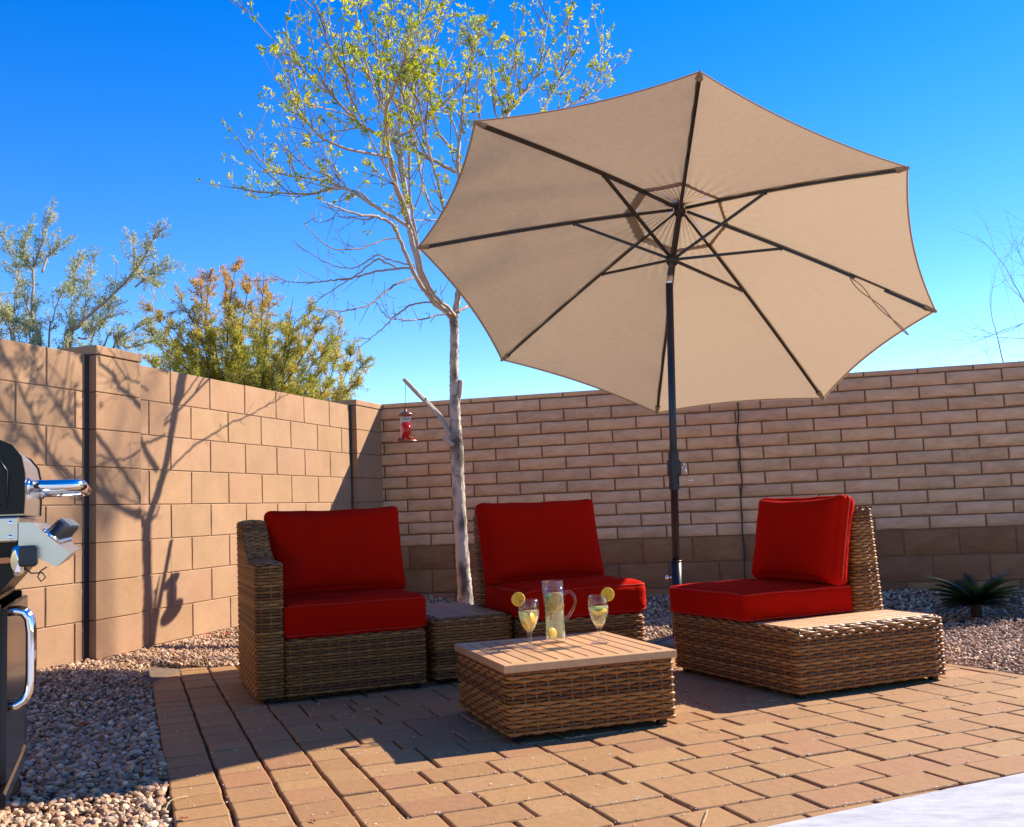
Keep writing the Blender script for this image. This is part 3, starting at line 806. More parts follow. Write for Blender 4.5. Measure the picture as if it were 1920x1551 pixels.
goblet(gx2[0], gx2[1]+.02, 'stemmed glass right of the pitcher, lemon wheel on its right rim', 1,
       [((.004, .0, .124), (.05, -.25, 1), .031, 'fruit_slice', 'rind'), ((.0, -.004, .119), (-.1, -.35, 1), .029, 'fruit_slice', 'lemon'), ((-.003, .004, .131), (0, -.1, 1), .026, 'cucumber_slice', 'lime'), ((.0, 0, .070), (0, 0, 1), .010, 'fruit_slice', 'lemon')])
pt = empty('glass_pitcher', (gp[0], gp[1]+.03, TZ), 0, 'tall glass pitcher of lemon water with a handle', 'pitcher')
Rp, Hp = .0395, .236
mb = MB(); n = 40; prof_o = [(0, 0), (Rp*.97, 0), (Rp, .004), (Rp, .03), (Rp*.985, .12), (Rp*.97, Hp)]; prof_i = [(Rp*.92, Hp), (Rp*.93, .12), (Rp*.94, .03), (Rp*.90, .014), (0, .012)]
mb.lathe(prof_o+prof_i, n=n)
V = mb.v[0]                                                       # pull the spout out on the left
for k in range(len(V)):
    x_, y_, z_ = V[k]; w_ = max(0, (z_-(Hp-.045))/.045)
    if w_ > 0 and x_ < 0:
        a_ = math.exp(-(math.atan2(y_+.012, -x_)/.45)**2); V[k, 0] -= .010*a_*w_**2; V[k, 2] += .0*a_
        b_ = math.exp(-((math.atan2(y_+.012, -x_)+.75)/.30)**2); V[k, 2] -= .012*b_*w_**2
mb.build('glass_body', M['glass'], pt)
mb = MB(); mb.tube([(Rp*.97, 0, Hp-.055), (Rp+.010, 0, Hp-.046), (Rp+.026, 0, Hp-.046), (Rp+.040, 0, Hp-.062), (Rp+.044, 0, Hp-.085), (Rp+.034, 0, Hp-.112), (Rp+.016, 0, Hp-.137), (Rp+.004, 0, Hp-.150), (Rp*.985, 0, Hp-.158)], [.007, .0062, .0058, .0058, .0058, .0058, .0058, .006, .007], 12)
mb.build('handle', M['glass'], pt)
lv = .188
mb = MB(); mb.lathe([(0, .0125), (Rp*.89, .0145), (Rp*.925, .03), (Rp*.915, .12), (Rp*.91, lv), (0, lv)], n=36); mb.build('water', M['water'], pt)
wheel((.010, -.022, .166), (.1, -1, .1), .025, pt, 'lemon_slice')
wheel((.018, -.014, .140), (.5, -1, .0), .022, pt, 'lemon_slice')
wheel((-.008, -.012, .136), (-.3, -.8, .75), .026, pt, 'lemon_slice')
for cen, nr, r, nm, mk in (((-.022, -.010, .178), (-.2, -.4, 1), .015, 'cucumber_slice', 'lime'), ((-.024, -.012, .158), (-.7, -1, .1), .013, 'cucumber_slice', 'lime'),
                           ((-.012, -.016, .036), (.75, -1, .35), .022, 'lemon_slice', 'lemon'), ((.012, .008, .158), (.3, 1, .3), .024, 'lemon_slice', 'lemon')):
    small(cen, nr, r, pt, nm, mk)

# ------------------------------------------------------------ umbrella
V0 = np.array([[.813, 3.912, 1.77], [1.77, 4.147, 1.41], [2.196, 4.968, .917], [1.841, 5.895, .579], [.915, 6.386, .595], [-.042, 6.151, .956], [-.468, 5.33, 1.449], [-.113, 4.402, 1.786]])
V0 *= 1.04; V0[:, 2] += H0
obs = [(1313, 133), (1704, 313), (1756, 583), (1545, 748), (1232, 775), (940, 675), (783, 463), (889, 226)]
o0 = np.array([0, 0, H0])
RV = []
for v, q in zip(V0, obs):
    r_ = ray(*q); RV.append(o0+r_*((v-o0)@r_)/(r_@r_)*(1.06, 1.07, 1, 1, 1, .965, .965, 1)[len(RV)])
RV = np.array(RV); AX = np.array([.232, .41, .882]); AX /= np.linalg.norm(AX)
APX = np.array([.983*1.04, 5.36*1.04, 1.637*1.04+H0]); JT = APX-AX*.55
UB = np.array([.850, 5.48, 0])
um = empty('patio_umbrella', tuple(UB), 0, 'large tilted beige patio umbrella with dark ribs on a dark pole', 'umbrella')
def ub(mb, name, mt, parent=None, **k):
    for q in range(len(mb.v)): mb.v[q] = mb.v[q]-UB
    return mb.build(name, mt, parent or um, **k)
NS, NT = 30, 26
def gore(a, b, s0, s1, lift, sag, scal):
    V = []; C_ = APX+AX*lift
    for i in range(NS+1):
        for j in range(NT+1):
            t = j/NT; k = 4*t*(1-t); s_ = s0+(s1*(1-scal*k)-s0)*i/NS
            e_ = a*(1-t)+b*t
            p = C_+(e_-APX)*s_
            p = p+AX*.02*math.sin(PI*min(1, s_))*(1) - AX*sag*k*s_ 
            p = p+AX*(.010*math.sin(t*37+s_*11)*max(0, .45-s_)+.0035*math.sin(s_*34+t*5)*(1-k)**2)
            V.append(p)
    f = [[i*(NT+1)+j, i*(NT+1)+j+1, (i+1)*(NT+1)+j+1, (i+1)*(NT+1)+j] for i in range(NS) for j in range(NT)]
    return V, f
cn = MB()
for k in range(8):
    V, f = gore(RV[k], RV[(k+1) % 8], .185, 1.0, 0, .018, .035); cn.add(V, f)
canopy = ub(cn, 'canopy', M['canopy'])
cv = MB()
for k in range(8):
    V, f = gore(RV[k], RV[(k+1) % 8], .0, .212, .022, .004, .02); cv.add(V, f)
ub(cv, 'vent_cap', M['canopy'], canopy)
hm = MB(); hv = MB()
for k in range(8):                                             # hem along the rim and seam strip at the vent
    a, b = RV[k], RV[(k+1) % 8]
    for mbq, s_a, s_b, dz_ in ((hm, .992, 1.0, .003), (hv, .186, .194+.022*(k in (5, 6)), .004)):
        pin, pout = [], []
        for j in range(NT+1):
            t = j/NT; kk = 4*t*(1-t); e_ = a*(1-t)+b*t
            for lst, s_ in ((pin, s_a), (pout, s_b)):
                s2 = s_*(1-.035*kk) if mbq is hm else s_; lst.append(APX+(e_-APX)*s2+AX*(.02*math.sin(PI*min(1, s2))-.018*kk*s2-dz_))
        V = pin+pout; n = NT+1; mbq.add(V, [[j, j+1, n+j+1, n+j] for j in range(NT)])
ub(hm, 'rim_hem', M['canopy_hem'], canopy); ub(hv, 'vent_seam', M['canopy_hem'], canopy)
hub = APX-AX*.035; run = APX-AX*.395
def ribp(k, s_, dz=-.016): return APX+(RV[k]-APX)*s_+AX*(.02*math.sin(PI*s_)+dz)
for k in range(8):
    ss_ = np.linspace(.03, .955, 14); rw_ = .0085 if k in (3, 4, 5) else .0125
    if k == 2:                                                 # this rib slips out of sight behind its cloth sleeve near the tip
        mb = MB(); mb.tube([ribp(k, q) for q in np.linspace(.03, .70, 10)], .0125, 4, sq=.8); mb.tube([ribp(k, q) for q in np.linspace(.81, .965, 5)], .0125, 4, sq=.8)
        mb.tube([ribp(k, q, -.003) for q in np.linspace(.68, .83, 5)], .007, 4, sq=.6)
    else:
        mb = MB(); mb.tube([ribp(k, q) for q in ss_], rw_, 4, sq=.8)
    rb = ub(mb, 'rib', M['rib'], smooth=False)
    sv = MB(); e_ = RV[k]-APX; e_ = e_/np.linalg.norm(e_); sd_ = np.cross(e_, AX); q_ = [ribp(k, q, -.0035) for q in np.linspace(.19, .99, 12)]
    sv.add([p-sd_*.011 for p in q_]+[p+sd_*.011 for p in q_], [[j, j+1, 13+j, 12+j] for j in range(11)]); ub(sv, 'seam_sleeve', M['canopy_hem'], canopy, smooth=False)
    tp = MB(); e_ = RV[k]-APX; e_ = e_/np.linalg.norm(e_)
    sd_ = np.cross(e_, AX); P0 = ribp(k, .955, -.006); P1 = RV[k]-AX*.002
    tp.add([P0-sd_*.020, P0+sd_*.020, P1+sd_*.006+e_*.004, P1-sd_*.006+e_*.004, P0-sd_*.012-AX*.018, P0+sd_*.012-AX*.018, P1+sd_*.005-AX*.010, P1-sd_*.005-AX*.010],
           [[0, 1, 2, 3], [4, 7, 6, 5], [0, 4, 5, 1], [1, 5, 6, 2], [2, 6, 7, 3], [3, 7, 4, 0]])
    ub(tp, 'tip_pocket', M['canopy_hem'], rb, smooth=False)
    st = MB(); a_ = ribp(k, .415, -.024); u_ = (a_-run)/np.linalg.norm(a_-run)
    st.tube([run+u_*.025, run+(a_-run)*.5, a_], .0115, 4, sq=.8); st.lathe([(0, -.011), (.007, -.011), (.007, .011), (0, .011)], a_, 10, ax=np.cross(u_, AX))
    ub(st, 'strut', M['rib'], smooth=False)
mb = MB(); mb.lathe([(0, .012), (.030, .012), (.034, 0), (.034, -.02), (.022, -.035), (0, -.035)][::-1], APX-AX*.03, 20, ax=AX); ub(mb, 'top_hub', M['rib'])
mb = MB(); mb.lathe([(0, -.035), (.024, -.035), (.034, -.018), (.036, .010), (.030, .022), (0, .022)], run, 20, ax=AX); ub(mb, 'runner', M['rib'])
mb = MB(); mb.lathe([(0, 0), (.012, 0), (.016, .012), (.010, .03), (0, .036)], APX+AX*.07, 14, ax=AX); ub(mb, 'finial', M['pole'])
mb = MB(); mb.tube([APX+AX*.07, APX-AX*.2, APX-AX*.51], .0175, 16); ub(mb, 'upper_pole', M['rib'])
mb = MB(); mb.tube([APX-AX*.495, APX-AX*.55, JT, JT-np.array([0, 0, .02])], .0172, 16); ub(mb, 'tilt_joint', M['steel'])
PBt = UB.copy(); top = JT-np.array([0, 0, .012])
def pp(z): return PBt+(top-PBt)*(z/top[2])
mb = MB(); mb.tube([top, pp(1.2), pp(.30)], .0205, 20); ub(mb, 'pole', M['pole'])
mb = MB(); zc = 0
def zpix(v):   # height on pole at picture row
    lo, hi = 0, 2.2
    for _ in range(40):
        m_ = (lo+hi)/2; p = pp(m_)-o0; y_ = 775.5-F_*(p@np.array(CU))/(p@np.array(FW)); lo, hi = (m_, hi) if y_ > v else (lo, m_)
    return lo
z1, z2 = zpix(918), zpix(847); zm = zpix(863); zn = zpix(893)
mb.tube([pp(z1), pp(z2)], .029, 20); mb.tube([pp(zn), pp(zm)], .036, 20)
cp = (pp(zm)+pp(zn))/2
mb.box((-.010, -.026, -.036), (.042, .026, .036), fr=(cp, (.94, -.2, 0), (.2, .94, 0), (0, 0, 1)), bev=.005)
crank = ub(mb, 'crank_housing', M['pole'], auto=40)
mb = MB(); h0_ = cp+np.array([.045, -.02, .018])
mb.tube([h0_, h0_+np.array([.012, -.01, .0])], .008, 10); mb.tube([h0_+np.array([.010, -.01, .004]), h0_+np.array([.014, -.012, -.03]), h0_+np.array([.022, -.014, -.092])], .0058, 8, sq=.6)
mb.tube([h0_+np.array([.022, -.014, -.090]), h0_+np.array([.050, -.018, -.088])], .0042, 8); ub(mb, 'crank_handle', M['chrome'], crank)
zs_ = zpix(1052)
mb = MB(); mb.tube([pp(.03), pp(zs_)], .0285, 20); b_ = ub(mb, 'base_sleeve', M['pole'])
mb = MB(); mb.tube([pp(zs_-.004), pp(zs_+.004)], .031, 20); ub(mb, 'collar', M['rib'], b_)
mb = MB(); kq = pp(zpix(1082)); mb.tube([kq, kq+np.array([-.045, -.01, 0])], .005, 8); mb.lathe([(0, -.012), (.010, -.010), (.012, 0), (.010, .010), (0, .012)], kq+np.array([-.05, -.011, 0]), 12, ax=(1, .2, 0)); ub(mb, 'locking_knob', M['chrome'], b_)
mb = MB(); mb.lathe([(0, -.02), (.19, -.02), (.205, .0), (.19, .02), (.10, .04), (.04, .055), (0, .055)], (UB[0], UB[1], .01), 32); ub(mb, 'base', M['pole'])
# tie cord hanging off the right-hand rib
ta, tb_ = ribp(2, .68, -.03), None
r_ = ray(1703, 628); tb_ = o0+r_*((ta-o0)@r_)/(r_@r_)
for sg in (-1, 1):
    mb = MB(); pts = []
    for i in range(22):
        q = i/21; p = ta+(tb_-ta)*q+np.array([.012*math.sin(q*9)*sg*(1-q*.5), 0, .010*sg*math.sin(q*7)*(1-q)]); pts.append(p)
    mb.tube(pts, .0028, 6); ub(mb, 'tie_cord', M['canopy_hem'])

# ------------------------------------------------------------ grill
GO = np.array([-1.285, 2.50, 0.0]); gf = np.array([.93, .37, 0]); gf /= np.linalg.norm(gf); gs = np.array([-gf[1], gf[0], 0])
gr = empty('gas_grill', tuple(GO), math.atan2(gf[1], gf[0]), 'black and steel gas grill seen from its side at the left edge', 'grill')
# local frame: x forward (towards patio), y along the front, away from camera, z up
GW = .60
mb = MB(); mb.box((-.50, 0, .10), (-.012, .02, .60), bev=.004); mb.box((-.50, GW-.02, .10), (-.012, GW, .60), bev=.004); mb.box((-.50, .02, .10), (-.48, GW-.02, .60)); mb.box((-.50, .02, .10), (-.02, GW-.02, .12))
mb.build('cabinet', M['enamel'], gr, smooth=False)
mb = MB(); mb.box((-.014, .012, .155), (.004, GW-.012, .585), bev=.004); dr = mb.build('door', M['darkpanel'], gr, smooth=False)
mb = MB(); mb.box((-.018, .0, .100), (.004, GW, .140), bev=.006); mb.build('bottom_rail', M['darkpanel'], gr, smooth=False)
for dy in (.045, .085):
    mb = MB(); x_ = .050
    mb.tube([(.0, dy, .575), (.022, dy, .577), (.038, dy, .572), (x_, dy, .555), (x_+.004, dy, .52), (x_+.004, dy, .40), (x_, dy, .372), (.040, dy, .352), (.022, dy, .342), (.0, dy, .340)], .0115, 14)
    mb.build('door_handle', M['chrome'], dr)
# caster wheels
for cx_, cy_ in ((-.04, .04), (-.04, GW-.05), (-.44, .04), (-.44, GW-.05)):
    mb = MB(); mb.lathe([(0, -.012), (.030, -.012), (.034, -.006), (.034, .006), (.030, .012), (0, .012)], (cx_, cy_, .036), 20, ax=(0, 1, 0)); w_ = mb.build('caster_wheel', M['plastic'], gr, auto=40)
    mb = MB(); mb.box((cx_-.012, cy_-.018, .06), (cx_+.012, cy_+.018, .084)); mb.box((cx_-.010, cy_-.018, .03), (cx_+.010, cy_-.014, .06)); mb.box((cx_-.010, cy_+.014, .03), (cx_+.010, cy_+.018, .06)); mb.build('caster_fork', M['chrome'], w_, smooth=False)
# firebox and shelf rail
mb = MB(); mb.prism([(-.52, .765), (.03, .765), (.03, .68), (-.03, .61), (-.03, .60), (-.52, .60)], ((0, 0, 0), (1, 0, 0), (0, 0, 1), (0, 1, 0)), .03, GW-.03)
mb.build('firebox', M['enamel'], gr, smooth=False)
mb = MB(); mb.box((-.52, -.02, .752), (.028, GW+.02, .815), bev=.004); mb.box((-.52, -.03, .60), (-.30, .0, .752)); mb.build('side_shelf_rail', M['steel'], gr, smooth=False)
# lid
lp = [(-.50, .822), (.040, .822), (.042, .86), (.042, .925), (.034, .968), (.012, .998), (-.03, 1.018), (-.09, 1.03), (-.35, 1.03), (-.45, .99), (-.50, .93)]
mb = MB(); mb.prism(lp, ((0, 0, 0), (1, 0, 0), (0, 0, 1), (0, 1, 0)), .0, .022)
mb2 = MB(); mb2.prism(lp, ((0, 0, 0), (1, 0, 0), (0, 0, 1), (0, 1, 0)), GW-.022, GW)
li = [(a*.86-.035, .822+(b-.822)*.86+.012) for a, b in lp]; mb.prism(li, ((0, 0, 0), (1, 0, 0), (0, 0, 1), (0, 1, 0)), -.008, 0)
lid = mb.build('lid', M['enamel'], gr, smooth=False); mb2.build('lid_end', M['enamel'], lid, smooth=False)
mb = MB(); lq = [(a-.004, b-.003) for a, b in lp]; mb.prism(lq, ((0, 0, 0), (1, 0, 0), (0, 0, 1), (0, 1, 0)), .022, GW-.022); mb.build('lid_skin', M['steel'], lid, smooth=False)
mb = MB(); zc = .893
mb.tube([(.036, .05, zc), (.10, .05, zc), (.145, .052, zc), (.163, .060, zc), (.170, .08, zc), (.170, .20, zc), (.170, GW-.08, zc), (.163, GW-.06, zc), (.145, GW-.052, zc), (.036, GW-.05, zc)], .0155, 16)
for y_ in (.05, GW-.05): mb.lathe([(0, -.006), (.021, -.006), (.021, .006), (0, .006)], (.044, y_, zc), 16, ax=(1, 0, 0))
mb.build('lid_handle', M['chrome'], lid)
# screws, inset trim on the lid end, valve block below the shelf
for x_, z_ in ((-.46, .80), (-.20, .80), (.012, .80), (.012, .765)):
    mb = MB(); mb.lathe([(0, 0), (.0055, 0), (.0055, .002), (.003, .0035), (0, .0035)], (x_, -.0205, z_), 12, ax=(0, -1, 0)); mb.build('screw', M['chrome'], gr, auto=40)
mb = MB(); mb.tube([(-.42, -.009, .845), (-.01, -.009, .845), (.002, -.009, .87), (.002, -.009, .93), (-.02, -.009, .965), (-.07, -.009, .985), (-.34, -.009, .985)], .003, 6); mb.build('end_trim', M['enamel'], lid)
mb = MB(); mb.box((-.10, -.020, .690), (-.045, .012, .725), bev=.003); mb.box((-.045, -.014, .700), (.020, .004, .714)); mb.tube([(-.16, -.010, .705), (-.10, -.010, .707)], .008, 10); mb.build('gas_valve', M['copper'], gr, smooth=False)
mb = MB(); mb.tube([(-.02, .004, .60), (-.035, -.006, .50), (-.05, -.010, .42), (-.052, -.006, .34), (-.06, .004, .28)], .006, 8); mb.build('gas_hose', M['plastic'], gr)
# slanted control panel
cpoly = [(.030, .800), (.056, .800), (.150, .716), (.118, .684), (.090, .700), (.030, .735)]
mb = MB(); mb.prism(cpoly, ((0, 0, 0), (1, 0, 0), (0, 0, 1), (0, 1, 0)), -.02, GW+.02); pn = mb.build('control_panel', M['steel'], gr, smooth=False)
nv_ = np.array([.084, 0, .094]); nv_ /= np.linalg.norm(nv_)
for ky in (.03, .17, .30, .43, .56):
    c_ = np.array([.104, ky, .760]); mb = MB(); mb.lathe([(0, 0), (.030, 0), (.030, .004), (.024, .008), (0, .008)], c_, 24, ax=nv_); bz = mb.build('knob_bezel', M['chrome'], pn, auto=40)
    mb = MB(); mb.lathe([(.0, .008), (.021, .008), (.0195, .040), (.017, .044), (0, .044)], c_, 24, ax=nv_)
    kb = mb.build('knob', M['plastic'], bz, auto=40)
    mb = MB(); ex_ = np.array([nv_[2], 0, -nv_[0]])
    for q in (-.5, 0, .5): mb.box((-.0155, -.002+q*.016, .044), (.0155, .002+q*.016, .052), fr=(c_, ex_, (0, 1, 0), nv_), bev=.0008)
    mb.build('knob_ridge', M['ridge'], kb, smooth=False)
mb = MB(); mb.lathe([(0, 0), (.038, 0), (.038, .004), (.030, .010), (0, .010)], (.030, -.021, .705), 28, ax=(0, -1, 0), sx=.55); mb.build('side_burner_bezel', M['chrome'], pn, auto=40)
mb = MB(); mb.box((.034, -.068, .690), (.076, -.028, .742), bev=.006); mb.build('side_burner_knob', M['plastic'], pn, smooth=False)
mb = MB(); pts = [(.04, -.02, .690), (.06, -.022, .672), (.085, -.022, .672), (.092, -.02, .660), (.082, -.02, .650), (.074, -.02, .662), (.080, -.02, .676), (.095, -.02, .686)]; mb.tube(pts, .002, 6); mb.build('igniter_wire', M['plastic'], pn)

# ------------------------------------------------------------ foreground tree
TY = 6.68
def c8(x, y, dy=0): return at_y(420+x/2.423, y/2.423, TY+dy)
def tree_px(u, v, dy=0): return at_y(u, v, TY+dy)
def smooth_path(P, k=6):
    P = np.array(P); n = len(P); out = []
    for i in range(n-1):
        p0, p1, p2, p3 = P[max(i-1, 0)], P[i], P[i+1], P[min(i+2, n-1)]
        for j in range(k):
            t = j/k; out.append(.5*((2*p1)+(-p0+p2)*t+(2*p0-5*p1+4*p2-p3)*t*t+(-p0+3*p1-3*p2+p3)*t**3))
    out.append(P[-1]); return np.array(out)
base = tree_px(874, 1128); base[2] = -.02
ft = empty('ash_tree', tuple(base), 0, 'young pale-barked tree with yellow-green spring leaves beside the umbrella', 'tree')
def loc_build(mb, name, mt, parent, b0, **k):
    for q in range(len(mb.v)): mb.v[q] = mb.v[q]-b0
    return mb.build(name, mt, parent, **k)
tr = MB()
TSEG = 16
tp_ = smooth_path([base, tree_px(872, 1110), tree_px(868, 1060), tree_px(862, 960), tree_px(858, 880), tree_px(856, 835), tree_px(855, 815), tree_px(852, 740), tree_px(851, 680), tree_px(852, 620), tree_px(849, 590)], TSEG)
nT = len(tp_); zz = tp_[:, 2]
rad = np.interp(zz, [0, .15, .35, .75, 1.07, 1.22, 1.34, 1.5, 1.75, 2.1], [.062, .052, .045, .041, .041, .046, .036, .034, .027, .029])
rad *= 1+.03*np.sin(np.arange(nT)*.6)
Cb = []
tr.tube(tp_, rad, 32, c=(1, 1, 1))
# bark colour: pale with dark knots and a rough strip
V = tr.v[0]; C = np.tile(np.array([.60, .48, .38]), (len(V), 1))
tr.c[0] = C
def knot(u, v, r, s_):
    p = tree_px(u, v, -.05); d = np.linalg.norm((V-p)*np.array([1, .6, .55]), axis=1); w = np.exp(-(d/r)**2)[:, None]; tr.c[0] = tr.c[0]*(1-w*s_)+np.array([.05, .035, .03])*w*s_
for u, v, r, s_ in ((872, 975, .030, .95), (866, 985, .025, .9), (864, 1068, .025, .95), (870, 1080, .024, .9), (868, 1108, .026, .9), (860, 828, .045, .9), (848, 882, .020, .9), (849, 922, .022, .95), (851, 756, .016, .9), (866, 900, .02, .8), (871, 945, .02, .7), (868, 860, .022, .8)): knot(u, v, r, s_)
for _ in range(150):
    i_ = R.randrange(len(V)); d_ = np.linalg.norm((V-V[i_])*np.array([1, 1, R.choice((.5, 1.6))]), axis=1); w_ = (np.exp(-(d_/R.uniform(.010, .026))**2)*R.uniform(.3, .85))[:, None]; tr.c[0] = tr.c[0]*(1-w_)+np.array([.10, .075, .06])*w_
V += (rng.normal(0, .0022, V.shape))
stubs = [([tree_px(850, 835), tree_px(843, 815), tree_px(828, 785), tree_px(806, 760), tree_px(783, 738), tree_px(768, 722), tree_px(757, 711)], [.024, .021, .017, .017, .015, .015, .014]),
         ([tree_px(845, 818, -.02), tree_px(828, 790, -.03), tree_px(812, 768, -.03), tree_px(800, 756, -.04), tree_px(783, 738, -.04)], [.012, .010, .009, .010, .004]),
         ([tree_px(797, 757, -.04), tree_px(799, 746, -.05)], [.008, .008]),
         ([tree_px(850, 835, -.03), tree_px(838, 826, -.05), tree_px(829, 820, -.06)], [.017, .014, .011]),
         ([tree_px(857, 760), tree_px(862, 735), tree_px(864, 713)], [.016, .017, .015])]
for P_, r_ in stubs:
    q = smooth_path(P_, 5); tr.tube(q, np.interp(np.linspace(0, 1, len(q)), np.linspace(0, 1, len(r_)), r_), 12, c=(.50, .40, .32))
for w in (0, 3, 4):
    tr.add([], []) if False else None
loc_build(tr, 'trunk', M['bark'], ft, base)

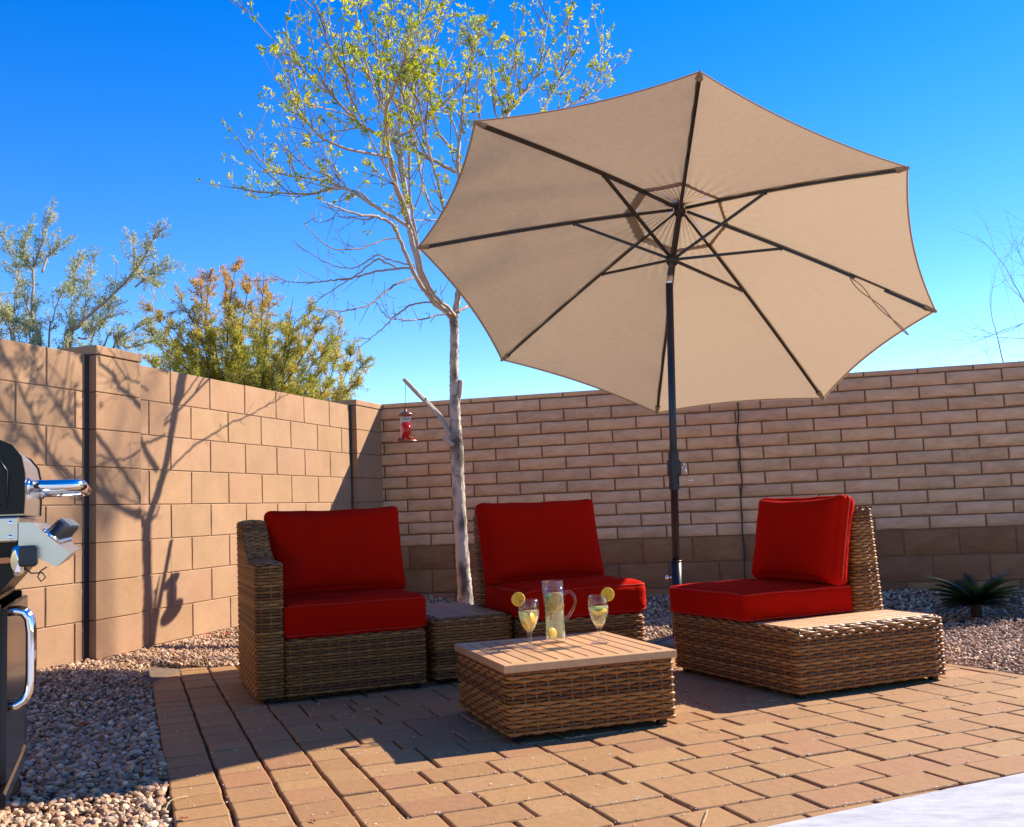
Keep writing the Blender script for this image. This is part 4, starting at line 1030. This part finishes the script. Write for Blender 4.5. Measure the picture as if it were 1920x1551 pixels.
# main limbs: points in the enlarged crop, with a depth offset along the limb
LIMBS = [
 # pts, r0, r1, depth0, depth1, leafiness
 ([(1045, 1450), (1000, 1405), (950, 1365), (905, 1280), (878, 1180), (852, 1080), (838, 1010), (830, 930), (818, 820), (805, 700), (797, 600), (798, 480), (820, 340), (835, 220), (880, 100), (890, 10), (895, -60)], .026, .005, 0, .2, 1),
 ([(838, 1010), (815, 940), (785, 860), (765, 770), (748, 680), (738, 590), (738, 500), (765, 420), (800, 330), (830, 240), (840, 150)], .021, .005, 0, -.75, 1),
 ([(930, 1335), (890, 1290), (850, 1215), (815, 1130), (790, 1070), (765, 1020), (700, 985), (640, 978), (560, 962), (490, 930), (440, 915)], .016, .003, 0, -.5, .15),
 ([(836, 1030), (790, 1000), (740, 972), (680, 935), (620, 895), (560, 860), (480, 858), (400, 880), (300, 880), (200, 875), (110, 862), (50, 850), (20, 800)], .014, .003, 0, .55, .75),
 ([(740, 972), (670, 920), (620, 880), (560, 858), (520, 842), (460, 820), (380, 810), (260, 790), (180, 740), (120, 660), (115, 610)], .010, .003, 0, .9, .7),
 ([(1055, 780), (980, 745), (900, 705), (830, 670), (760, 638), (700, 610), (640, 580), (590, 545), (560, 510), (500, 445), (440, 395), (390, 350), (340, 290), (310, 240), (270, 195)], .016, .003, .5, -.2, 1),
 ([(1052, 1440), (1058, 1370), (1075, 1280), (1095, 1150), (1100, 1000), (1085, 880), (1062, 760), (1068, 650), (1080, 545), (1090, 430), (1120, 300), (1150, 180), (1160, 90)], .022, .004, 0, .5, 1),
 ([(1100, 1000), (1150, 850), (1210, 700), (1260, 590), (1300, 500), (1350, 440), (1400, 380), (1440, 280), (1460, 150), (1480, 30)], .018, .003, .2, .6, 1),
 ([(1150, 850), (1230, 740), (1330, 620), (1430, 520), (1490, 430), (1530, 350), (1560, 220), (1560, 90)], .012, .003, .3, 1.0, 1),
 ([(1330, 620), (1450, 560), (1560, 480), (1640, 440), (1690, 350), (1720, 230)], .010, .003, .5, 1.1, .8),
 ([(1560, 480), (1660, 450), (1720, 390), (1780, 290)], .006, .002, .8, 1.0, .4),
 ([(955, 970), (920, 890), (895, 800), (880, 710), (860, 600), (835, 520), (870, 400), (930, 320), (935, 180), (970, 30)], .010, .003, .2, .6, 1),
 ([(1045, 1440), (1000, 1402), (940, 1340), (900, 1250), (880, 1120), (858, 980), (840, 820), (850, 620), (870, 420), (860, 300)], .013, .004, 0, -.60, .8),
 ([(1050, 1440), (1025, 1400), (960, 1345), (900, 1220), (868, 1080), (800, 880), (700, 700), (610, 500), (560, 330)], .012, .003, 0, -.75, .8),
 ([(838, 1010), (822, 900), (800, 780), (775, 640), (715, 460), (650, 300), (600, 200)], .012, .003, 0, .45, .9),
 ([(1058, 1400), (1066, 1330), (1062, 1200), (1020, 1050), (985, 880), (940, 720), (900, 560), (885, 380)], .014, .003, 0, -.70, .8),
 ([(1020, 1000), (960, 1000), (900, 1000), (850, 1000)], .006, .004, .3, 0, .1),
 ([(798, 620), (870, 580), (940, 520), (1000, 470), (1060, 400), (1110, 300), (1140, 200), (1180, 110)], .010, .003, .0, -.3, 1),
 ([(1062, 690), (1000, 640), (955, 560), (935, 450), (930, 380), (900, 300), (860, 180), (850, 60)], .011, .003, .5, .1, 1),
 ([(1066, 650), (1040, 560), (1010, 500), (980, 430), (1010, 300), (1040, 230), (1070, 150)], .009, .003, .5, .8, 1),
 ([(745, 715), (680, 700), (620, 690), (540, 670), (450, 630), (390, 570), (330, 500), (300, 430), (290, 350)], .010, .003, -.2, -.6, .9),
 ([(600, 545), (540, 515), (470, 495), (400, 480), (340, 450), (300, 440)], .006, .002, -.1, -.5, 1),
 ([(460, 372), (462, 300), (465, 200), (462, 120), (440, 70), (432, 15)], .006, .002, -.1, -.2, .6),
 ([(735, 520), (700, 450), (665, 360), (640, 260), (615, 150), (600, 60), (585, -20)], .009, .002, -.2, -.5, 1),
 ([(738, 560), (720, 430), (700, 300), (690, 180), (680, 90), (650, 20), (640, -40)], .008, .002, -.2, .1, 1),
 ([(790, 500), (740, 380), (735, 260), (740, 150), (730, 60)], .008, .002, 0, .3, 1),
 ([(868, 1215), (790, 1220), (700, 1232), (610, 1255), (530, 1272), (460, 1278), (390, 1284), (330, 1283), (270, 1272), (210, 1240)], .008, .0025, 0, .7, 0),
 ([(858, 1262), (820, 1275), (740, 1320), (690, 1365), (640, 1392), (560, 1410), (480, 1410), (400, 1404)], .008, .0025, 0, -.5, 0),
 ([(790, 1220), (730, 1190), (700, 1178), (640, 1220), (580, 1265), (520, 1300), (470, 1335), (410, 1375), (370, 1390)], .0065, .002, .1, .5, 0),
 ([(1020, 1425), (960, 1436), (900, 1450), (850, 1455), (790, 1452), (740, 1440), (715, 1410), (690, 1375)], .0065, .002, 0, -.4, 0),
 ([(950, 1372), (890, 1378), (840, 1390), (800, 1420), (770, 1442), (735, 1480), (700, 1508), (660, 1545), (610, 1580)], .007, .002, 0, .5, 0),
 ([(795, 1080), (730, 1090), (680, 1108), (620, 1128), (560, 1135), (490, 1128), (430, 1085), (380, 1030), (362, 1008)], .006, .002, -.1, -.5, 0),
 ([(862, 1205), (800, 1195), (740, 1175), (690, 1160), (600, 1215), (530, 1215), (450, 1185), (390, 1150), (335, 1120)], .006, .002, 0, .4, 0),
 ([(690, 980), (640, 1000), (590, 990), (540, 990), (500, 960), (470, 930)], .006, .002, -.1, .2, 0),
 ([(560, 870), (530, 900), (525, 940), (500, 985), (450, 1010), (410, 1005), (393, 960)], .005, .002, .3, .5, .1),
 ([(560, 862), (530, 820), (500, 770), (460, 690), (455, 650)], .005, .002, .3, .6, .3),
 ([(540, 855), (470, 800), (400, 770), (340, 730), (300, 690), (245, 650)], .005, .002, .3, .0, .3),
 ([(560, 860), (500, 760), (400, 680), (345, 600)], .004, .002, .3, -.2, .1),
 ([(640, 580), (560, 590), (480, 600), (430, 620), (370, 590), (340, 520), (310, 470)], .005, .002, .0, .4, .7),
 ([(1062, 1420), (1090, 1400), (1115, 1385), (1150, 1330)], .012, .006, 0, .1, 0),
 ([(1040, 1440), (1010, 1425), (990, 1350), (980, 1290)], .004, .002, 0, -.1, .8),
 ([(1270, 590), (1230, 500), (1215, 380), (1220, 250), (1215, 150)], .008, .002, .3, .1, 1),
 ([(1180, 780), (1180, 650), (1160, 520), (1150, 420), (1160, 330)], .008, .002, .3, -.1, 1),
 ([(1350, 440), (1330, 350), (1320, 250), (1335, 170)], .006, .002, .5, .4, 1),
 ([(1300, 500), (1290, 400), (1270, 320), (1250, 250)], .006, .002, .5, .7, 1),
 ([(900, 700), (905, 600), (880, 520), (855, 430), (800, 300)], .007, .002, .3, .5, .8),
]
lb = MB(); tw = MB(); lf = MB(); cl_n = 0
BR = (.52, .42, .34); TWC = (.40, .31, .25); TWD = (.20, .14, .11)
GREENS = [(.62, .66, .05), (.48, .56, .05), (.74, .70, .06), (.30, .42, .04), (.80, .74, .09)]
def leaflet(mb, p, d, L, w, c):
    d = d/np.linalg.norm(d); s_ = np.cross(d, rng.normal(0, 1, 3)); s_ /= np.linalg.norm(s_)+1e-9; n_ = np.cross(d, s_)
    mb.add([p, p+d*L*.45+s_*w*.5+n_*w*.12, p+d*L-n_*w*.25, p+d*L*.45-s_*w*.5+n_*w*.12], [[0, 1, 2], [0, 2, 3]], c)
def cluster(p, d, size=1.0, n=None):
    n = n or R.randint(5, 8); g_ = R.choice(GREENS); 
    for _ in range(n):
        v = d*.5+rng.normal(0, .65, 3); v[2] += .05; k = R.uniform(.8, 1.15)
        leaflet(lf, p+rng.normal(0, .006, 3), v, R.uniform(.022, .042)*size, R.uniform(.009, .014)*size, (g_[0]*k, g_[1]*k, g_[2]*k))
def grow(p, d, L, r0, leaf, up=.35, depth=0):
    n = max(4, int(L/.035)); pts = [p]; d = d/np.linalg.norm(d)
    for i in range(n):
        d = d+np.array([0, 0, up*.10])+rng.normal(0, .07, 3); d /= np.linalg.norm(d); pts.append(pts[-1]+d*L/n)
    c = TWC if R.random() < .35 else TWD
    tw.tube(pts, np.linspace(r0, max(.0011, r0*.35), len(pts)), 5, c=c, cap=False)
    for i in range(1, len(pts)):
        if R.random() < leaf*.27: cluster(pts[i]+rng.normal(0, .006, 3), (pts[i]-pts[i-1])/np.linalg.norm(pts[i]-pts[i-1]), R.uniform(.75, 1.15))
        elif R.random() < .25:                                   # bud spur
            q = rng.normal(0, 1, 3); q[2] = abs(q[2]); tw.tube([pts[i], pts[i]+q/np.linalg.norm(q)*.012], [.0022, .0012], 4, c=TWD, cap=False)
        if depth < 1 and R.random() < .13 and i < len(pts)-1:
            q = d+rng.normal(0, .6, 3); grow(pts[i], q, L*R.uniform(.3, .55), r0*.6, leaf, up, depth+1)
    if leaf > .2 and R.random() < min(1, leaf*1.3): cluster(pts[-1], d, 1.1, 7)
for P_, r0, r1, d0, d1, leaf in LIMBS:
    d0 *= 1.6; d1 *= 1.8
    n = len(P_); W_ = [c8(x, y, d0+(d1-d0)*(i/(n-1))) for i, (x, y) in enumerate(P_)]
    q = smooth_path(W_, 5); q[1:-1] += rng.normal(0, .0025, (len(q)-2, 3))
    rr_ = np.interp(np.linspace(0, 1, len(q))**1.25, [0, 1], [r0, r1])
    lb.tube(q, rr_, 9 if r0 > .01 else 6, c=BR if r0 > .008 else TWC, cap=True)
    Lg = np.linalg.norm(np.diff(q, axis=0), axis=1); cum = np.cumsum(Lg); tot = cum[-1]
    k = int(tot*(12 if leaf > .3 else 10))
    for _ in range(k):
        t = R.uniform(.18 if r0 < .012 else .42, 1.0)*tot; i = min(len(q)-2, int(np.searchsorted(cum, t)))
        tan = q[i+1]-q[i]; tan /= np.linalg.norm(tan)+1e-9; side = rng.normal(0, 1, 3); side -= tan*side.dot(tan); side /= np.linalg.norm(side)
        dd_ = tan*.75+side*.8+np.array([0, 0, .30 if leaf > .3 else .05])
        hfac = 1.0
        if leaf < .3: grow(q[i], dd_, R.uniform(.06, .22), .0022, leaf, .2)
        else:
            f_ = np.clip((q[i][2]-2.05)/.9, .05, 1)
            lng = R.random() < .15; grow(q[i], dd_+(np.array([0, 0, .5]) if lng else 0), R.uniform(.35, .75) if lng else R.uniform(.08, .32), .0052 if lng else max(.002, min(.0035, rr_[i]*.6)), leaf*f_*(.8 if lng else 1), .5)
    if leaf > .3:
        for i in range(int(len(q)*.5), len(q)):
            f_ = np.clip((q[i][2]-2.0)/.8, .1, 1)
            if R.random() < .22*leaf*f_: cluster(q[i], rng.normal(0, 1, 3)*.5+np.array([0, 0, .6]), 1.0)
loc_build(lb, 'branches', M['bark'], ft, base); loc_build(tw, 'twigs', M['twig'], ft, base); loc_build(lf, 'leaves', M['leaf'], ft, base, smooth=False)

# hanging nectar feeder (hangs from the cut stub)
fp = at_y(761, 800, TY-.02); hk = at_y(761, 716, TY-.02); hk[0] = at_y(760, 716, TY)[0]; hk = tree_px(760, 714)
fz = at_y(761, 829, TY)[2]; fx, fy = at_y(761, 800, TY)[:2]
fd = empty('hummingbird_feeder', (fx, fy, fz), 0, 'red nectar feeder with copper cap hanging from the cut branch stub', 'bird feeder')
k_ = 1/272.0
mb = MB(); mb.lathe([(0, 0), (.078, .0), (.080, .005), (.060, .013), (.045, .020), (.030, .026), (0, .028)], n=32); bs_ = mb.build('base_dish', M['copper'], fd)
for k in range(6):
    a_ = k*PI/3+.3; mb = MB(); mb.lathe([(0, 0), (.006, 0), (.013, .007), (.010, .010), (0, .006)], (.048*math.cos(a_), .048*math.sin(a_), .017), 10); mb.build('flower_port', M['redglass'], bs_)
mb = MB(); mb.lathe([(0, .028), (.034, .028), (.034, .132), (0, .132)], n=28); mb.build('nectar', M['redglass'], fd)
mb = MB(); mb.lathe([(.036, .026), (.0365, .17), (.033, .182), (.0335, .170), (.0345, .026)], n=28); mb.build('bottle', M['clearglass'], fd)
mb = MB(); mb.lathe([(0, .180), (.050, .182), (.056, .186), (.030, .200), (.014, .207), (.010, .212), (.006, .228), (0, .23)], n=28); mb.build('cap', M['copper'], fd)
mb = MB(); hl = Vector(hk)-Vector((fx, fy, fz)); mb.tube([(0, 0, .228), (0, 0, .245), (hl.x*.5, hl.y*.5, (.245+hl.z)/2), tuple(hl)], .0016, 5); mb.build('hanging_wire', M['cable'], fd)

# ------------------------------------------------------------ shrubs and trees beyond the walls
def sprig_tree(name, label, base, limbs, cols, stem, leafL, nper, tlen, up, mt, dens, spread=.9, lw=.35, tipcol=None, zt=2.6, stemc=None):
    t = empty(name, tuple(base), 0, label, 'tree')
    st = MB(); tg = MB(); lv = MB(); LP = []; LD = []; LC = []
    mbt = MB()
    hx = base
    mbt.tube([base, base+np.array([.02, 0, .35]), limbs[0][0][0] if False else base+np.array([0, 0, .7])], [stem*1.3, stem, stem*.9], 8, c=stemc or (.30, .24, .18))
    for P_, r0 in limbs:
        q = smooth_path(np.array(P_), 5); rr_ = np.linspace(r0, .002, len(q)); st.tube(q, rr_, 6, c=stemc or (.30, .24, .18))
        cum = np.cumsum(np.linalg.norm(np.diff(q, axis=0), axis=1)); tot = cum[-1]
        for _ in range(int(tot*nper)):
            s_ = R.uniform(.10, 1)*tot; i = min(len(q)-2, int(np.searchsorted(cum, s_))); tan = q[i+1]-q[i]; tan /= np.linalg.norm(tan)
            d = tan*.8+rng.normal(0, spread*.6, 3)+np.array([0, 0, up]); d /= np.linalg.norm(d)
            L = tlen*R.uniform(.4, 1.1)*(1.15-.6*s_/tot); n = 7; pts = [q[i]]
            for k in range(n): d = d+rng.normal(0, .13, 3); d /= np.linalg.norm(d); pts.append(pts[-1]+d*L/n)
            pts = np.array(pts); tg.tube(pts, np.linspace(.0035, .0012, n+1), 3, c=stemc or (.28, .22, .16), cap=False)
            m_ = int(L*dens*R.uniform(.5, 1.4)); tt = rng.uniform(.15, 1, m_)*n; ii = np.minimum(n-1, tt.astype(int)); p = pts[ii]+(pts[ii+1]-pts[ii])*(tt-ii)[:, None]+rng.normal(0, .012, (m_, 3))
            LP.append(p); LD.append(np.tile(d, (m_, 1))+rng.normal(0, .7, (m_, 3)))
            cc = np.array(cols[R.randrange(len(cols))])
            if tipcol is not None:
                w = np.clip((p[:, 2:3]-zt)/.5+rng.normal(0, .25, (m_, 1)), 0, 1); c_ = cc*(1-w)+np.array(tipcol)*w
            else: c_ = np.tile(cc, (m_, 1))
            LC.append(c_*rng.uniform(.75, 1.2, (m_, 1)))
    LP, LD, LC = np.concatenate(LP), np.concatenate(LD), np.concatenate(LC); n = len(LP)
    LD /= np.linalg.norm(LD, axis=1, keepdims=True); s_ = np.cross(LD, rng.normal(0, 1, (n, 3))); s_ /= np.linalg.norm(s_, axis=1, keepdims=True)
    L = leafL*rng.uniform(.6, 1.3, (n, 1)); V = np.stack([LP, LP+LD*L*.5+s_*L*lw*.5, LP+LD*L, LP+LD*L*.5-s_*L*lw*.5], 1).reshape(-1, 3)
    lv.add(V, np.arange(4*n).reshape(n, 4), np.repeat(LC, 4, 0))
    loc_build(mbt, 'trunk', M['bark'], t, base); loc_build(st, 'branches', M['twig'], t, base); loc_build(tg, 'twigs', M['twig'], t, base); loc_build(lv, 'leaves', M[mt], t, base, smooth=False)
    return t
def c7(x, y, Y): return at_y(x/2.526, 380+y/2.526, Y)
# grey-green shrub at the far left
Y1 = 7.9; b1 = c7(240, 900, Y1); b1[2] = -.02
G1 = [[(190, 720), (165, 600), (150, 500), (158, 400), (160, 310), (195, 210), (225, 120), (252, 20)], [(150, 560), (110, 430), (70, 290), (30, 200), (10, 140)],
      [(310, 720), (370, 590), (440, 520), (520, 450), (590, 380), (650, 310), (700, 230), (735, 160), (810, 88)], [(640, 400), (700, 350), (760, 320), (860, 296)], [(650, 330), (700, 370), (760, 400)],
      [(300, 720), (330, 600), (340, 480), (345, 380), (390, 220)], [(330, 700), (390, 560), (410, 420), (445, 240)], [(640, 320), (635, 240), (632, 160)], [(80, 720), (60, 620), (20, 520), (0, 470)], [(60, 700), (60, 560), (75, 430), (90, 380)],
      [(420, 720), (470, 600), (520, 500), (545, 390), (555, 280)], [(230, 700), (250, 560), (270, 480), (310, 400)], [(480, 720), (560, 640), (640, 600), (700, 560)], [(150, 700), (100, 600), (40, 560), (-20, 540)],
      [(520, 740), (600, 690), (680, 670), (760, 640)], [(-20, 740), (-10, 640), (-30, 540)], [(200, 330), (230, 250), (280, 210), (300, 190)], [(160, 330), (110, 250), (140, 100)], [(370, 640), (420, 640), (480, 560), (600, 520)]]
limbs = []
for i, g_ in enumerate(G1):
    dy0, dy1 = R.uniform(-.2, .3), R.uniform(-.6, .6); n = len(g_)
    P_ = [c7(x, y, Y1+dy0+(dy1-dy0)*k/(n-1)) for k, (x, y) in enumerate(g_)]
    limbs.append(([b1+np.array([R.uniform(-.1, .1), 0, .3])]+P_ if g_[0][1] >= 690 else P_, .018 if n > 5 else .009))
sprig_tree('desert_shrub', 'airy grey-green desert tree rising over the wall at the far left', b1, limbs, [(.40, .44, .19), (.50, .50, .26), (.30, .34, .15), (.56, .52, .30)], .05, .026, 34, .24, .30, 'sage', 400, .75, .27, stemc=(.38, .28, .20))
# olive and orange shrub
Y2 = 9.2; b2 = c7(1200, 1100, Y2); b2[2] = -.02
limbs = []
tips = [(700, 480), (760, 530), (840, 440), (930, 360), (1000, 330), (1060, 330), (1120, 290), (1190, 320), (1250, 320), (1290, 420), (1390, 440), (1480, 480), (1560, 500), (1620, 560), (1690, 620), (1740, 740), (1700, 840), (1640, 900), (1560, 860), (1480, 700), (1380, 620), (1280, 560),
        (1180, 480), (1080, 480), (1000, 560), (900, 560), (820, 620), (740, 660), (700, 740), (800, 760), (900, 780), (1000, 740), (1100, 700), (1200, 700), (1300, 720), (1400, 760), (1500, 840), (1600, 720), (1350, 860), (1180, 820), (950, 840), (860, 680), (1450, 880), (1250, 640), (1540, 640), (680, 560), (1080, 600), (1400, 540), (1600, 640)]
for x, y in tips:
    dy = R.uniform(-.9, .9); e_ = c7(x, y, Y2+dy); s0_ = b2+np.array([R.uniform(-.15, .15), R.uniform(-.1, .1), R.uniform(.4, .9)])
    m1 = s0_+(e_-s0_)*.35+np.array([0, 0, .12])+rng.normal(0, .08, 3); m2 = s0_+(e_-s0_)*.7+np.array([0, 0, .10])+rng.normal(0, .08, 3)
    limbs.append(([s0_, m1, m2, e_], .014))
sprig_tree('feathery_tree', 'feathery olive-green tree with orange tips behind the block wall', b2, limbs, [(.46, .42, .05), (.60, .50, .07), (.34, .34, .04), (.66, .50, .09), (.48, .46, .10)], .06, .030, 36, .30, .10, 'sage', 560, .9, .24, tipcol=(.62, .36, .09), zt=2.5, stemc=(.16, .11, .08))
# bare tree on the right edge
Y3 = 13.0; b3 = at_y(1960, 1000, Y3); b3[2] = -.02
bt = empty('bare_tree', tuple(b3), 0, 'leafless grey tree reaching in at the right edge above the wall', 'tree')
mt_ = MB(); mt_.tube([b3, b3+np.array([.02, 0, 1.2]), b3+np.array([-.02, 0, 2.0])], [.09, .07, .05], 8, c=(.30, .26, .25)); loc_build(mt_, 'trunk', M['bark'], bt, b3)
mb = MB()
def btw(p, d, L, r, dep):
    r = r*.8
    n = 6; pts = [p]; d = d/np.linalg.norm(d)
    for i in range(n): d = d+rng.normal(0, .14, 3); d /= np.linalg.norm(d); pts.append(pts[-1]+d*L/n)
    mb.tube(pts, np.linspace(r, r*.45, n+1), 4, c=(.30, .26, .26), cap=False)
    if dep < 4:
        for _ in range(4 if dep < 2 else 3): i = R.randint(2, n); btw(pts[i], d+rng.normal(0, .62, 3), L*R.uniform(.45, .75), r*.5, dep+1)
for (x, y) in ((1860, 610), (1850, 560), (1880, 520), (1870, 640), (1900, 470), (1930, 440), (1990, 480), (1900, 580)):
    p0 = b3+np.array([0, 0, R.uniform(1.4, 2.0)]); e_ = at_y(x+35, y, Y3+R.uniform(-.6, .6)); btw(p0, e_-p0, np.linalg.norm(e_-p0)*.9, .018, 1)
loc_build(mb, 'branches', M['twig'], bt, b3)

# unseen tall tree, added right of the frame to dapple the left wall
SD = np.array([1.336, .692, 1.0]); tt_ = 9.0
Wq = lambda u, v: (lambda r_: r_*(dL/(r_@nL)))(ray(u, v))+np.array([0, 0, H0])
tcen = Wq(60, 760)+SD*tt_; ttop = Wq(165, 900)+SD*tt_; b4 = ttop.copy(); b4[2] = -.02
ot = empty('unseen_shadow_tree', tuple(b4), 0, 'unseen tall open tree added beyond the brown wall to shade the left wall', 'tree')
mt_ = MB(); mt_.tube([b4, b4+np.array([.05, 0, 3]), b4+np.array([0, .05, 6.0]), ttop], [.06, .05, .04, .025], 8, c=(.30, .26, .25)); loc_build(mt_, 'trunk', M['bark'], ot, b4)
mb = MB(); lv = MB()
def btw2(p, d, L, r, dep):
    n = 5; pts = [p]; d = d/np.linalg.norm(d)
    for i in range(n): d = d+rng.normal(0, .12, 3); d /= np.linalg.norm(d); pts.append(pts[-1]+d*L/n)
    mb.tube(pts, np.linspace(r, r*.5, n+1), 4, c=(.30, .26, .26), cap=False)
    if dep < 3:
        for _ in range(3): btw2(pts[R.randint(2, n)], d+rng.normal(0, .55, 3), L*R.uniform(.5, .8), r*.55, dep+1)
    else:
        for _ in range(4):
            q = pts[R.randint(1, n)]+rng.normal(0, .05, 3); leaflet(lv, q, rng.normal(0, 1, 3), .07, .03, (.2, .3, .06))
for k in range(9):
    a_ = k*2.4; q_ = tcen+np.array([math.cos(a_)*.9, math.sin(a_)*.9, R.uniform(-.5, .7)]); p_0 = ttop+np.array([0, 0, R.uniform(-.4, 0)]); btw2(p_0, q_-p_0, np.linalg.norm(q_-p_0)*.9, .020, 1)
loc_build(mb, 'branches', M['twig'], ot, b4); loc_build(lv, 'leaves', M['leaf'], ot, b4, smooth=False)

# ------------------------------------------------------------ sago palm
pc = at_z(1832, 1158, .0); pc[2] = 0
pm = empty('sago_palm', tuple(pc), 0, 'small dark green sago palm in the shade at the foot of the brown wall', 'plant')
mb = MB(); mb.lathe([(0, 0), (.03, 0), (.035, .03), (.03, .06), (.02, .08), (0, .085)], n=16); mb.build('trunk', M['fibre'], pm)
for k in range(44):
    a_ = k*2.399; el = -.08+1.15*((k % 11)/11.0); L = R.uniform(.22, .31); rc_, ll = MB(), None
    P_ = [];
    for i in range(15):
        q = i/14; rr_ = L*q*math.cos(el*(1-.45*q)); z_ = .085+L*q*math.sin(el)-.20*L*q*q; P_.append(np.array([rr_*math.cos(a_), rr_*math.sin(a_), z_]))
    P_ = np.array(P_); mb = MB(); mb.tube(P_, np.linspace(.004, .0015, 15), 4, cap=False)
    sdn = np.array([-math.sin(a_), math.cos(a_), 0])
    for q in np.linspace(.10, 1, 36):
        i = min(13, int(q*14)); p = P_[i]+(P_[i+1]-P_[i])*(q*14-i); tn = P_[i+1]-P_[i]; tn /= np.linalg.norm(tn)
        for sg in (-1, 1):
            d = sdn*sg*.85+tn*.6+np.array([0, 0, .28]); d /= np.linalg.norm(d); l_ = .085*math.sin(PI*min(.96, .15+q*.8)); w_ = np.cross(d, [0, 0, 1]); w_ /= np.linalg.norm(w_)
            mb.add([p-w_*.005, p+w_*.005, p+d*l_], [[0, 1, 2]])
    mb.build('frond', M['palm'], pm, smooth=False)

# ------------------------------------------------------------ fallen leaves and petals
def fallen(u, v, z, r, c, label, cat, name, gz=False):
    p = at_z(u, v, z)
    if gz: p[2] = z
    mb = MB(); n = 10; V = [(0, 0, .002)]; a0 = R.uniform(0, 6)
    for i in range(n):
        a = 2*PI*i/n; rr_ = r*(.55+.45*abs(math.cos(a)))*R.uniform(.75, 1.1); V.append((rr_*math.cos(a+a0), rr_*math.sin(a+a0)*.7, .002+R.uniform(0, .35)*r))
    mb.add(V, [[0, 1+i, 1+(i+1) % n] for i in range(n)], c)
    mb.tube([(0, 0, .003), (r*1.3*math.cos(a0), r*1.3*math.sin(a0), .002)], .0009, 4, c=c)
    tag(mb.build(name, M['dryleaf'], loc=tuple(p), smooth=False), label, cat)
fallen(345, 1536, .002, .014, (1, 1, 1), 'curled orange leaf on the sunlit pavers near the left corner', 'leaf', 'fallen_leaf')
fallen(587, 1541, .002, .010, (.6, .6, .6), 'small dark brown leaf on the pavers, bottom edge', 'leaf', 'fallen_leaf')
fallen(298, 1200, .10, .026, (.8, .9, .9), 'brown leaf standing in the gravel at the foot of the sunlit wall', 'leaf', 'fallen_leaf')
fallen(389, 1190, .09, .022, (3.0, .5, 4), 'pink petal lying on gravel beside the sunlit wall', 'petal', 'fallen_petal')
fallen(430, 1188, .08, .018, (3.0, .4, 3), 'pink petal on gravel next to the armchair arm', 'petal', 'fallen_petal')
fallen(160, 1360, .015, .024, (1.5, .15, .2), 'dark red leaf in the shaded gravel by the grill', 'leaf', 'fallen_leaf')
def straw(pts, label):
    P_ = [at_z(u, v, z) for u, v, z in pts]; b0 = P_[0].copy(); mb = MB(); mb.tube(smooth_path(P_, 6), .0011, 4, c=(2.2, 5.5, 9)); 
    for q in range(len(mb.v)): mb.v[q] = mb.v[q]-b0
    tag(mb.build('straw', M['dryleaf'], loc=tuple(b0)), label, 'straw')
straw([(310, 1520, .004), (318, 1503, .010), (334, 1496, .012), (352, 1493, .006)], 'thin curved dry stem on the left paver border')
straw([(1318, 1545, .004), (1324, 1530, .008), (1327, 1518, .004)], 'thin dry stem on the pavers left of the concrete')
straw([(1312, 1374, .004), (1330, 1372, .004), (1346, 1371, .006), (1351, 1374, .004)], 'yellow stem on the pavers right of the coffee table')
print('objects', len(bpy.data.objects), 'verts', sum(len(m_.vertices) for m_ in bpy.data.meshes))
